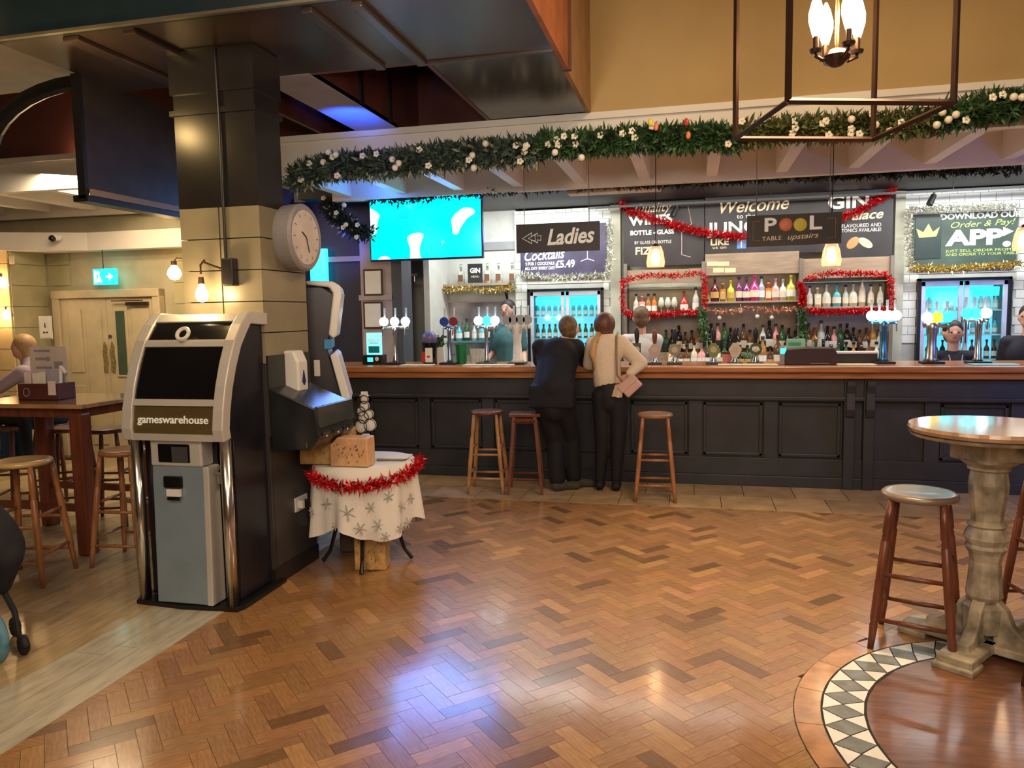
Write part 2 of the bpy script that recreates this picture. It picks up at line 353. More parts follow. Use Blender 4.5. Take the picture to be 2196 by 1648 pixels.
# --- stone tiles along the foot of the bar
for r_ in range(3):
    xx = -4.4 + r_ * .2
    while xx < 6.0:
        k = random.uniform(.82, 1.15); board('stone_tile', xx, xx + .42, 6.28 + r_ * .43 if r_ else 6.28, 6.28 + (r_ + 1) * .43, .003, TILE_F, (k, k * .98, k * .95), .003); xx += .42
# --- round inlay: curved border boards, mosaic ring, dark boards inside
def arcpoly(r0, r1, a0, a1, n=5):
    A = [a0 + (a1 - a0) * i / n for i in range(n + 1)]
    return [(CCX + r0 * math.cos(a), CCY + r0 * math.sin(a)) for a in A] + [(CCX + r1 * math.cos(a), CCY + r1 * math.sin(a)) for a in A[::-1]]
obj('inlay_bed', MB().prism(arcpoly(0.001, RB + .004, 0, 2 * PI - .0001, 72), -.004, .0004, 'z'), mat('dark_mortar', (.012, .01, .009), .7), floor)
for i in range(22):
    a0 = 2 * PI * i / 22; k = random.uniform(.7, 1.15)
    mme = tone(MB().prism(arcpoly(RO + .006, RB, a0 + .002, a0 + 2 * PI / 22 - .002), 0, .0022, 'z').mesh('curved_board', W_RING), (k, k, k))
    oo = bpy.data.objects.new('curved_board', mme); C.objects.link(oo); oo.parent = floor
NR = 46; RM_ = (RO + RI) / 2
def pol(r, a): return (CCX + r * math.cos(a), CCY + r * math.sin(a))
def tile_piece(pts, m, z=.0026):
    cx_ = sum(p[0] for p in pts) / len(pts); cy_ = sum(p[1] for p in pts) / len(pts)
    q = [(cx_ + (p[0] - cx_) * .93, cy_ + (p[1] - cy_) * .93) for p in pts]
    obj('mosaic_tile', MB().prism(q, 0, z + random.uniform(0, .0005), 'z'), m, floor)
for i in range(NR):
    a = 2 * PI * i / NR; h = PI / NR
    tile_piece([pol(RO, a), pol(RM_, a + h), pol(RI, a), pol(RM_, a - h)], TG)
    tile_piece([pol(RO, a), pol(RO, a + 2 * h), pol(RM_, a + h)], TGW)
    tile_piece([pol(RI, a), pol(RI, a + 2 * h), pol(RM_, a + h)], TGW)
for i in range(-6, 6):
    y0, y1 = i * .131, (i + 1) * .131; r = RI - .008
    pts = [(-math.sqrt(max(0, r * r - yy * yy)), yy) for yy in [y0 + (y1 - y0) * k / 6 for k in range(7)]]
    pts = pts + [(-a, b) for a, b in pts[::-1]]
    pts = [V(p) * .998 for p in pts]; mr = Matrix.Rotation(.95, 2); pts = [mr @ p + V((CCX, CCY)) for p in pts]
    k = random.uniform(.75, 1.2); mme = tone(MB().prism([(p.x, p.y) for p in pts], 0, .0022, 'z').mesh('inlay_board', W_DISC), (k, k, k))
    oo = bpy.data.objects.new('inlay_board', mme); C.objects.link(oo); oo.parent = floor

# --- outer shell
struct('wall_right', MB().box(6.4, 6.5, -3, 11, 0, 4.6), TAN)
struct('wall_rear', MB().box(-10, 6.5, -3.1, -3, 0, 4.6), TAN)
struct('wall_left', MB().box(-10.1, -10, -3, 11, 0, 4.6), PALE)
struct('ceiling', MB().box(-10, 6.5, -3, 11, 4.6, 4.7), mat('ceiling_plaster', (.4, .33, .22), .7))
ZC, YB = 3.15, 6.1
# tan bulkhead wall standing on the canopy
struct('wall_back', MB().box(-.84, 6.4, YB + .02, YB + .14, ZC, 4.6), TAN)
# --- dropped dark ceiling over the left side with its beams
dc = struct('trim_1', MB().box(-3.78, -.82, 3.62, 4.59, ZC, 3.35), DARKC)
obj('fascia', MB().box(-3.78, -.82, 3.56, 3.62, ZC, 4.6), mat('teal_black', (.012, .03, .04), .4), dc)
obj('bright_edge', MB().box(-3.78, -.83, 3.55, 3.575, ZC - .012, ZC + .004), mat('edge_bead', (.25, .22, .17), .3, .5), dc)
for n, (xa, xb) in enumerate(((-1.66, -1.6), (-1.93, -1.87), (-2.98, -2.9), (-3.36, -3.26))):
    obj('ceiling_moulding', MB().box(xa, xb, 3.63, 4.58, ZC - .03, ZC), DARKC, dc, .006)
obj('ceiling_panel', MB().box(-1.6, -.82, 4.62, YB - .02, ZC + .004, ZC + .2), mat('glossy_ceiling_panel', (.055, .045, .04), .2, amt=.4, scale=2), dc)
obj('ceiling_joint_bead', MB().box(-1.62, -.82, 4.585, 4.62, ZC - .014, ZC + .1), DARKC, dc)
obj('drop_side', MB().box(-.82, -.79, 3.62, 4.98, ZC - .005, 4.6), mat('orange_brown_timber', (.3, .09, .035), .5, amt=.2), dc)
obj('drop_side', MB().box(-.83, -.80, 5.0, YB + .02, ZC - .003, 4.6), mat('tan_side', (.36, .2, .09), .6, amt=.15), dc)
obj('drop_side_post', MB().box(-.83, -.775, 4.96, 5.01, ZC - .006, 4.6), DARKR, dc)
obj('beam_side', MB().box(-2.43, -2.4, 4.59, YB + 1.4, ZC, 4.3), DARKR, dc)
for yy in (5.35, 5.9): obj('beam_side_groove', MB().box(-2.4, -2.385, yy, yy + .05, ZC + .01, 4.2), BLACK, dc)
obj('beam_side', MB().box(-1.63, -1.6, 4.62, YB + .3, ZC, 4.3), DARKR, dc)
obj('beam_underside', MB().box(-2.76, -2.4, 4.59, YB - .02, ZC - .004, ZC + .03), mat('painted_beam', (.3, .28, .32), .45), dc)
obj('recess_back', MB().box(-2.43, -1.6, 4.59, 4.63, ZC, 4.3), DARKR, dc)
obj('recess_top', MB().box(-8, -1.5, 4.55, 7.7, 4.3, 4.36), BLACK, dc)
obj('recess_end', MB().box(-8, -.8, 6.6, 6.66, ZC, 4.3), DARKR, dc)
obj('beam_side', MB().box(-3.1, -3.07, 4.59, 7.4, ZC + .0, 4.3), DARKR, dc)
tr = struct('trim_2', MB().box(-9.9, -3.8, 3.4, 4.55, 3.2, 3.4), mat('greyish_ceiling', (.36, .33, .31), .6))
# hanging bulkhead panel left of the pillar
bp_ = struct('trim_3', MB().box(-3.80, -3.765, 4.2, 5.35, 2.42, ZC), mat('brown_black_panel', (.035, .027, .022), .38, amt=.3))
obj('bottom_lip', MB().box(-3.76, -3.74, 4.2, 5.35, 2.4, 2.44), mat('lit_bead', (.3, .2, .12), .4), bp_)
obj('edge_frame', MB().box(-3.82, -3.765, 4.17, 4.2, 2.38, ZC), BLACK, bp_); obj('edge_frame', MB().box(-3.86, -3.75, 4.17, 5.35, 2.36, 2.4), BLACK, bp_)
obj('curved_bracket', MB().tube([(-3.87 - .75 * math.cos(t), 4.3, 2.72 + .42 * math.sin(t)) for t in [PI / 2 - PI / 2 * i / 8 for i in range(9)]][::-1] + [], .05, 8), BLACK, bp_)
# --- pillar
pil = struct('trim_4', MB().box(-2.94, -2.46, 4.03, 4.48, 0, 2.25), JOINT)
obj('shaft', MB().box(-2.965, -2.44, 4.0, 4.27, 2.25, ZC), DARKP, pil)
obj('shaft_cap', MB().box(-2.985, -2.425, 3.985, 4.285, 2.78, 2.81), DARKP, pil); obj('shaft_cap', MB().box(-2.98, -2.43, 3.988, 4.28, 2.9, 3.14), DARKP, pil)
z = 1.33; k = 0
while z < 2.2:
    h = min(.184, 2.25 - z)
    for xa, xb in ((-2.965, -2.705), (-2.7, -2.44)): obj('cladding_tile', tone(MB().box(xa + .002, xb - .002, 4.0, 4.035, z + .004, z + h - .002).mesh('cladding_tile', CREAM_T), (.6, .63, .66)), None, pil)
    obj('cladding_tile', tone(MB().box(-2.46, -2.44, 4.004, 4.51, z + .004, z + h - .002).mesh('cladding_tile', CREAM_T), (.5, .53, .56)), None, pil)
    z += .184; k += 1
obj('lower_cladding', MB().box(-2.47, -2.44, 4.0, 4.51, 0.1, 1.33), GREY_T, pil); obj('lower_cladding', MB().box(-2.965, -2.44, 3.99, 4.03, 0.1, 1.33), GREY_T, pil)
obj('plinth', MB().box(-2.98, -2.43, 3.985, 4.52, 0, .1), DARKP, pil)
# --- canopy over the bar: front beam, rear beam, joists, soffit
can = struct('trim_5', MB().box(-9.5, 6.3, YB, YB + .09, 2.84, ZC), WHITE_P)
obj('rear_beam', MB().box(-3.74, 6.3, 7.56, 7.66, 2.82, 3.12), WHITE_P, can)
obj('rear_beam', MB().box(-9.5, -5.2, 7.46, 7.52, 2.8, 3.1), WHITE_P, can)
obj('soffit', MB().box(-9.5, 6.3, YB + .09, 7.7, 3.1, 3.14), WHITE_P, can)
obj('beam_moulding', MB().box(-9.5, 6.3, YB - .025, YB, 3.1, ZC), WHITE_P, can)
xx = -9.2
while xx < 5.8:
    if not (-5.1 < xx < -3.7): obj('joist', MB().box(xx, xx + .1, YB + .09, 7.56 if xx > -4 else 7.46, 2.86, 3.1), WHITE_P, can)
    xx += .62
# dark ceiling over the bar aisle, with a pipe, track rail and box
struct('trim_6', MB().box(-4.2, 6.3, 7.66, 9.95, 2.88, 3.0), mat('bar_ceiling', (.025, .022, .025), .5))
# --- bar walls
wb = struct('wall_bar', MB().box(-4.0, 6.3, 9.8, 9.95, 0, 2.95), PALE)
obj('recess_wall', MB().box(-3.12, -2.17, 9.36, 9.8, 0, 2.9), PALE, wb); obj('bay_wall', MB().box(-.98, 2.23, 9.36, 9.8, 0, 2.9), PALE, wb); obj('far_right_wall', MB().box(4.3, 6.3, 9.36, 9.8, 0, 2.9), PALE, wb)
def tiled(x0, x1, z0, z1, y, m, holes=(), tw=.15, th=.095):
    r = 0; z = z0
    while z < z1 - .01:
        xa = x0 - (tw / 2 if r % 2 else 0)
        while xa < x1 - .005:
            a, b = max(xa, x0), min(xa + tw, x1)
            for hx0, hx1, hz0, hz1 in holes[:1]:
                if z + th > hz0 and z + .02 < hz1:
                    if a < hx0 < b: b = hx0
                    elif a < hx1 < b: a = hx1
                    elif a >= hx0 and b <= hx1: b = a
            if b - a > .03:
                yield (a + .003, b - .003, y - .01 - random.uniform(0, .0015), y + .002, z + .003, min(z + th, z1) - .003)
            xa += tw
        z += th; r += 1
def pier(x0, x1, holes, zt=2.86):
    hx0, hx1, _, hz = holes[0]
    for q in ((x0, max(x0, hx0), 0, zt), (min(x1, hx1), x1, 0, zt), (max(x0, hx0), min(x1, hx1), hz, zt)):
        if q[1] - q[0] > .005: obj('tiled_pier', MB().box(q[0], q[1], 9.3, 9.79, q[2], q[3]), TD, wb)
    shared = {}
    for q in tiled(x0, x1, 1.2, zt, 9.3, TW, holes):
        key = (round(q[1] - q[0], 3), round(q[5] - q[4], 3))
        if key not in shared: shared[key] = MB().box(0, q[1] - q[0], 0, .012, 0, q[5] - q[4]).mesh('wall_tile', TW)
        o = bpy.data.objects.new('wall_tile', shared[key]); C.objects.link(o); o.parent = wb; o.location = (q[0], q[2], q[4])
pier(-2.17, -1.53, [(-2.02, -1.08, 0, 1.89), (-2.12, -1.0, 2.0, 2.55)])
pier(-1.53, -.98, [(-2.02, -1.08, 0, 1.89), (-2.12, -1.0, 2.0, 2.55)])
pier(2.23, 4.3, [(2.4, 3.33, 0, 1.895), (2.32, 3.6, 2.05, 2.75)])
obj('pier_corner', MB().box(2.13, 2.23, 9.22, 9.36, 0, 2.86), mat('sage_post', (.5, .5, .4), .5), wb); obj('pier_corner', MB().box(-.98, -.86, 9.2, 9.36, 0, 2.86), mat('sage_post', (.5, .5, .4), .5), wb)
# left recess of the bar with its returns
obj('recess_return', MB().box(-3.12, -3.05, 8.6, 9.36, 0, 2.86), PALE, wb)
obj('recess_rail', MB().box(-3.05, -2.17, 9.33, 9.36, 2.4, 2.5), mat('grey_rail', (.3, .3, .3), .5), wb)
# left end wall of the bar: navy panel, pinkish pillar, dark post
lw = struct('wall_bar_left', MB().box(-4.7, -3.62, 8.3, 8.4, 0, 2.95), BLUEW)
obj('pink_pillar', MB().box(-3.66, -3.28, 8.02, 8.3, 0, 2.55), mat('mauve_paint', (.42, .34, .33), .55), lw)
obj('pillar_band', MB().box(-3.68, -3.27, 8.0, 8.3, 1.78, 1.84), mat('mauve_paint', (.42, .34, .33), .55), lw)
obj('dark_post', MB().box(-3.28, -3.16, 8.0, 8.3, 0, 2.86), mat('slate_paint', (.07, .075, .09), .5), lw)
obj('panel_top', MB().box(-4.7, -3.64, 8.26, 8.3, 2.24, 2.3), mat('mauve_paint', (.42, .34, .33), .55), lw)
obj('side_glow_screen', MB().box(PY(664, 550, 8.2).x, PY(699, 550, 8.2).x, 8.2, 8.25, PY(680, 606, 8.2).z, PY(680, 534, 8.2).z), CYAN, lw)
# --- far left: door wall, pilaster, recess, cornice
wd_ = struct('wall_far', MB().box(-9.9, -4.7, 7.6, 7.72, 0, 3.1), mat('sage_tile', (.4, .36, .24), .5, amt=.1))
struct('wall_far_side', MB().box(-4.75, -4.65, 7.6, 8.4, 0, 3.1), mat('violet_wall', (.2, .17, .25), .6))
pl_ = struct('trim_7', MB().box(-7.95, -7.5, 7.1, 7.6, 0, 2.5), mat('sage_tile', (.4, .36, .24), .5, amt=.1))
for k in range(10):
    h = .24; z = .1 + k * h; obj('cladding_tile', tone(MB().box(-7.5, -7.485, 7.105, 7.595, z + .004, z + h - .003).mesh('cladding_tile', CREAM_T), (.8, .85, .75)), None, pl_)
    obj('cladding_tile', tone(MB().box(-7.95, -7.5, 7.085, 7.1, z + .004, z + h - .003).mesh('cladding_tile', CREAM_T), (1.2, 1.05, .8)), None, pl_)
for k in range(10):
    h = .24; z = .1 + k * h
    for xa in (-9.6, -8.9, -8.2): obj('cladding_tile', tone(MB().box(xa + .004, xa + .69, 7.585, 7.6, z + .004, z + h - .003).mesh('cladding_tile', CREAM_T), (1.1, .85, .65)), None, wd_)
    for xa, xb in ((-7.45, -7.15), (-5.75, -5.2), (-5.2, -4.76)): obj('cladding_tile', tone(MB().box(xa + .004, xb, 7.585, 7.6, z + .004, z + h - .003).mesh('cladding_tile', CREAM_T), (.72, .78, .72)), None, wd_)
cn = struct('trim_8', MB().prism([(-6.7, 7.4), (-4.8, 7.4), (-4.8, 7.58), (-6.74, 7.58)], 2.4, 2.6, 'z'), WHITE_P)
obj('cornice_return', MB().prism([(-6.7, 7.4), (-7.9, 6.85), (-9.8, 6.85), (-9.8, 7.58), (-6.74, 7.58)], 2.4, 2.6, 'z'), WHITE_P, cn)
# door pair
dl, dr, dt, dy = -7.24, -5.98, 1.86, 7.56
dor = struct('door_1', MB().box(dl, (dl + dr) / 2 - .003, dy - .04, dy, 0, dt), GREEN_W)
leaf2 = obj('door_leaf', MB().box((dl + dr) / 2 + .003, dr, dy - .04, dy, 0, dt), GREEN_W, dor)
obj('door_frame', MB().box(dl - .1, dl - .005, dy - .07, dy + .03, 0, dt + .1), GREEN_W, dor, .01); obj('door_frame', MB().box(dr + .005, dr + .1, dy - .07, dy + .03, 0, dt + .1), GREEN_W, dor, .01)
obj('door_frame', MB().box(dl - .1, dr + .1, dy - .08, dy + .03, dt + .005, dt + .1), GREEN_W, dor, .01)
mx_ = (dl + dr) / 2
for xa, xb in ((dl + .1, dl + .28), (mx_ + .34, dr - .06)):
    obj('door_panel', MB().box(xa, xb, dy - .052, dy - .04, 1.0, dt - .12), GREEN_W, dor, .008); obj('door_panel', MB().box(xa, xb, dy - .052, dy - .04, .15, .85), GREEN_W, dor, .008)
obj('door_panel', MB().box(dl + .34, mx_ - .08, dy - .052, dy - .04, .15, dt - .12), GREEN_W, dor, .008)
gf = obj('glazing_bead', MB().box(mx_ + .1, mx_ + .28, dy - .055, dy - .04, .95, dt - .12), GREEN_W, dor, .006)
obj('pane', MB().box(mx_ + .13, mx_ + .25, dy - .06, dy - .05, .98, dt - .15), mat('dark_green_glass', (.06, .09, .06), .08), gf)
obj('door_closer', MB().box(mx_ + .3, dr - .05, dy - .09, dy - .05, dt - .09, dt - .05).box(mx_ + .12, dr - .1, dy - .1, dy - .08, dt - .04, dt - .03), BRASS, dor)
obj('door_badge', MB().cone((mx_ + .03, dy - .05, 1.42), (mx_ + .03, dy - .04, 1.42), .022), mat('blue_badge', (.05, .06, .12), .4), dor)
for xa in (mx_ - .05, mx_ + .05): obj('finger_plate', MB().prism([(xa - .025, 1.02), (xa + .02, 1.0), (xa + .035, 1.12), (xa + .02, 1.22), (xa + .03, 1.3), (xa, 1.36), (xa - .03, 1.25), (xa - .02, 1.12)], dy - .056, dy - .04, 'y'), mat('worn_brass', (.25, .19, .08), .5, .3, amt=.4, scale=30), dor)

# ============================================================ THE BAR
YF = 7.14
bar = thing('bar_counter', 'long dark panelled bar counter with an oak top running along the back', 'bar counter', (-.1, YF, 0))
def bl(mb): bmesh.ops.translate(mb.b, vec=(.1, -YF, 0), verts=mb.b.verts); return mb
BX0, BX1 = -3.95, 6.3
obj('carcass', bl(MB().box(BX0, BX1, YF + .05, YF + .62, 0, .98)), BARP, bar)
obj('plinth', bl(MB().box(BX0, BX1, YF + .0, YF + .06, 0, .1)), BARP, bar, .006)
obj('top_rail', bl(MB().box(BX0, BX1, YF + .0, YF + .06, .78, .98)), BARP, bar, .004)
obj('bottom_rail', bl(MB().box(BX0, BX1, YF + .015, YF + .06, .1, .26)), BARP, bar, .004)
obj('frieze_moulding', bl(MB().box(BX0, BX1, YF - .03, YF + .01, .79, .825)), BARP, bar, .008)
obj('counter_top', bl(MB().box(BX0 - .02, BX1, YF - .1, YF + .68, 1.045, 1.1)), OAK, bar, .012)
obj('counter_moulding', bl(MB().box(BX0, BX1, YF - .06, YF + .6, .985, 1.043)), OAK, bar, .015)
pils = (1.32, 1.48); xx = BX0; edges = []
while xx < BX1:
    edges.append(xx); xx += .66
for xa in edges:
    if xa < 1.1 or xa > 1.6: obj('stile', bl(MB().box(xa - .06, xa + .06, YF + .012, YF + .06, .26, .78)), BARP, bar, .004)
    if xa + .06 < 1.15 or xa > 1.5:
        xb = min(xa + .6, BX1); fr = MB()
        a, b, c, d = xa + .07, xb - .01, .275, .765
        for q in ((a, b, c, c + .03), (a, b, d - .03, d), (a, a + .03, c, d), (b - .03, b, c, d)): fr.box(q[0], q[1], YF + .03, YF + .055, q[2], q[3])
        obj('panel', bl(fr), BARP, bar, .006)
for xa in pils:
    obj('pilaster', bl(MB().box(xa - .045, xa + .045, YF - .03, YF + .06, 0, .98)), BARP, bar, .008)
    obj('corbel', bl(MB().prism([(YF - .03, .97), (YF - .1, .97), (YF - .1, .93), (YF - .07, .86), (YF - .08, .72), (YF - .05, .66), (YF - .03, .64)], xa - .035, xa + .035, 'x')), BARP, bar, .005)
obj('end_panel', bl(MB().box(BX1, BX1 + .04, YF, YF + .62, 0, .98)), BARP, bar)
# ============================================================ STOOLS AND TABLES
def make_stool(name, label, loc, rz, h, wood, half, r=.16, group=None, seatm=None, lr=.017, square=False):
    t = thing(name, label, 'stool', loc, rz, group)
    if square: s = MB().box(-r, r, -r * .8, r * .8, h - .03, h)
    else: s = MB().lathe([(.001, h - .036), (r * .9, h - .036), (r, h - .026), (r, h - .012), (r * .94, h - .002), (r * .8, h - .001), (r * .5, h - .006), (.001, h - .008)], n=28)
    obj('seat', s, seatm or wood, t, bevel=.006 if square else 0, smooth=not square)
    tp = half * .62; L = []
    for sx, sy in ((-1, -1), (1, -1), (1, 1), (-1, 1)):
        a, b = V((sx * tp, sy * tp, h - .03)), V((sx * half, sy * half, 0)); L.append((a, b))
        if square: m = MB().tube([a, b], [.021, .018], 4)
        else:
            P = [0, .12, .22, .235, .25, .265, .28, .6, .8, .82, .84, 1]; Rr = [.8, 1.0, 1.05, .8, 1.05, .8, 1.08, 1.12, 1.05, .85, 1.0, .72]
            m = MB().tube([a.lerp(b, q) for q in P], [lr * q for q in Rr], 10)
        obj('leg', m, wood, t, smooth=not square)
    for i in range(4):
        for q in ((.42, .74) if i % 2 else (.5, .8)):
            if square and q < .6: continue
            p0, p1 = L[i][0].lerp(L[i][1], q), L[(i + 1) % 4][0].lerp(L[(i + 1) % 4][1], q)
            obj('stretcher', MB().tube([p0, p0.lerp(p1, .5), p1], [lr * .5, lr * .72, lr * .5], 4 if square else 8), wood, t, smooth=not square)
    if square:
        for i in range(4): p0, p1 = L[i][0].lerp(L[i][1], .05), L[(i + 1) % 4][0].lerp(L[(i + 1) % 4][1], .05); obj('apron', MB().tube([p0, p1], .025, 4), wood, t)
    return t
def at(x, y, z): p = PZ(x, y, z); return (p.x, p.y, 0)
make_stool('bar_stool', 'dark bar stool with a worn grey seat standing alone beside the cream pedestal table', (1.03, 3.86, 0), -.35, .74, WOODD, .17, .165, seatm=mat('worn_grey_seat', (.2, .15, .11), .3, amt=.3, coat=.3), lr=.019)
make_stool('bar_stool', 'light turned-leg stool at the bar, leftmost of the three bar stools', at(1044, 880, .74), .1, .74, mat('pale_leg_wood', (.42, .22, .1), .35, amt=.3), .16, .15, seatm=WOODD)
make_stool('bar_stool', 'dark square-legged stool at the bar just left of the man in navy', at(1126, 885, .72), .15, .72, WOODD, .15, .14, square=True)
make_stool('bar_stool', 'reddish turned-leg stool at the bar just right of the woman in cream', at(1405, 886, .74), .05, .74, WOODM, .165, .15, seatm=mat('brown_seat', (.3, .16, .09), .35))
make_stool('bar_stool', 'pale-seated stool behind the cream pedestal table at the right edge', (1.74, 4.12, 0), .2, .78, WOODD, .18, .17, seatm=mat('pale_seat', (.62, .5, .34), .2, coat=.4))
make_stool('bar_stool', 'yellowish-seated stool in front of the right edge, nearest to the viewer', (1.60, 3.42, 0), .5, .76, WOODD, .18, .17, seatm=mat('honey_seat', (.66, .45, .2), .2, coat=.4))
p = at(48, 985, .76)
make_stool('bar_stool', 'honey-seated stool in front of the high square table at the left edge', (p[0], p[1] , 0), .25, .76, WOODM, .18, .165, seatm=mat('honey_seat', (.66, .45, .2), .2, coat=.4), lr=.018)
make_stool('bar_stool', 'brown stool between the high square table and the silver terminal', at(268, 962, .76), .1, .76, WOODM, .17, .16)
make_stool('bar_stool', 'dark stool behind the front leg of the high square table', at(232, 917, .76), .3, .76, WOODD, .17, .16)
make_stool('bar_stool', 'dark stool under the far side of the high square table', at(150, 915, .76), .6, .76, WOODD, .17, .16)

t = thing('pedestal_table', 'round wooden-topped poseur table on a distressed cream turned pedestal', 'table', (1.31, 3.84, 0))
obj('table_top', MB().lathe([(.001, 1.02), (.31, 1.02), (.333, 1.03), (.338, 1.045), (.333, 1.06), (.001, 1.061)], n=56), TABR, t)
obj('top_edge', MB().lathe([(.27, 1.005), (.322, 1.008), (.333, 1.022), (.27, 1.024)], n=56), DISTR, t)
obj('cap_block', MB().prism([(.0, .0)] and [(-.112, -.112), (.112, -.112), (.112, .112), (-.112, .112)], .9, 1.006, 'z'), DISTR, t, .004, rz=.45)
obj('column', MB().lathe([(.13, .905), (.085, .87), (.09, .86), (.075, .85), (.078, .83), (.084, .79), (.08, .74), (.068, .66), (.064, .62), (.08, .605), (.085, .6), (.072, .59), (.088, .56), (.094, .54), (.08, .51), (.088, .495), (.074, .47), (.064, .43), (.072, .33), (.078, .27), (.066, .24), (.088, .22), (.08, .1), (.001, .1)], n=12), DISTR, t)
for k in range(4):
    a = math.radians(55 + 90 * k - 2); m = MB()
    m.prism([(.05, .05), (.05, .27), (.1, .22), (.13, .15), (.19, .1), (.24, .1), (.24, .05)], -.028, .028, 'y'); m.box(.02, .33, -.075, .075, .025, .065)
    m.box(.22, .35, -.085, .085, 0, .03)
    obj('foot', m, DISTR, t, .008, rz=a)

t = thing('poseur_table', 'high square dark-legged pub table with a shiny honey top at the left', 'table', (-4.5, 4.6, 0))
obj('table_top', MB().box(-.52, .52, -.36, .36, 1.015, 1.045), TABT, t, .006); obj('apron', MB().box(-.47, .47, -.31, .31, .95, 1.015), TABW, t, .004)
for sx, sy in ((-1, -1), (1, -1), (1, 1), (-1, 1)): obj('leg', MB().box(sx * .45 - .05, sx * .45 + .05, sy * .3 - .05, sy * .3 + .05, 0, .985), TABW, t, .014)
for sy in (-1, 1): obj('foot_rail', MB().box(-.4, .4, sy * .3 - .02, sy * .3 + .02, .3, .35), TABW, t, .004)
t = thing('condiment_box', 'maroon wooden condiment box holding menus and sachets on the high square table', 'condiment box', (-4.52, 4.52, 1.046), .06)
m = MB(); m.box(-.16, .16, -.085, -.073, 0, .12).box(-.16, .16, .073, .085, 0, .12).box(-.16, -.148, -.073, .073, 0, .12).box(.148, .16, -.073, .073, 0, .12).box(-.16, .16, -.085, .085, 0, .01); obj('box_body', m, MAROON, t)
obj('box_emblem', MB().tube([(-.09 + .025 * math.cos(q), -.088, .06 + .03 * math.sin(q)) for q in [i * PI / 5 for i in range(11)]], .002, 5), mat('pale_print', (.5, .45, .38), .6), t)
obj('price_tag', MB().box(.09, .15, -.092, -.088, .04, .14), PINKP, t)
for n, (x_, h_, c_) in enumerate(((-.11, .2, PINKP), (-.05, .19, PAPER), (.0, .2, PAPER), (.06, .22, mat('lilac_card', (.42, .38, .5), .5)), (.11, .21, mat('lilac_card', (.42, .38, .5), .5)))):
    obj('sachet', MB().box(x_ - .025, x_ + .025, -.05 + n * .005, -.035 + n * .005, .02, h_), c_, t, .003)
mn = obj('menu', MB().box(-.15, .15, .03, .035, .02, .38), mat('menu_card', (.6, .52, .5), .5), t, .002)
obj('printed_blocks', MB().box(-.11, .02, .027, .03, .34, .355).cone((.0, .027, .29), (.0, .03, .29), .018).box(-.1, -.02, .027, .03, .28, .3).box(.05, .12, .027, .03, .22, .27).box(-.1, .03, .027, .03, .22, .235), mat('grey_ink', (.3, .26, .3), .6), mn)
obj('straw_bundle', MB().cone((.13, -.02, .05), (.15, -.03, .24), .012).cone((.15, -.03, .24), (.19, -.03, .19), .012), WHT, t)

# ============================================================ SELF-SERVICE TERMINALS
def arc_head(w, z0=.95, zt=1.61):
    return [(-.05, z0), (-.06, z0 + .06), (-.045, z0 + .16), (-.015, z0 + .28), (.03, z0 + .4), (.09, z0 + .52), (.155, z0 + .6), (.22, zt)]
def strip(mb, pts, x0, x1, off, th):
    """a strip following the head's curved front, standing off by 'off'"""
    P = [V((y, z)) for y, z in pts]; N_ = []
    for i in range(len(P)):
        d = (P[min(i + 1, len(P) - 1)] - P[max(i - 1, 0)]).normalized(); N_.append(V((-d.y, d.x)))
    o_ = [p + n * off for p, n in zip(P, N_)]; i_ = [p + n * (off - th) for p, n in zip(P, N_)]
    mb.prism([tuple(q) for q in o_] + [tuple(q) for q in i_[::-1]], x0, x1, 'x')
    return mb
def curve_at(pts, za, zb, n=5):
    def yz(z):
        for (y0, z0), (y1, z1) in zip(pts, pts[1:]):
            if z0 <= z <= z1: return (y0 + (y1 - y0) * (z - z0) / (z1 - z0), z)
        return pts[-1]
    return [yz(za + (zb - za) * i / n) for i in range(n + 1)]
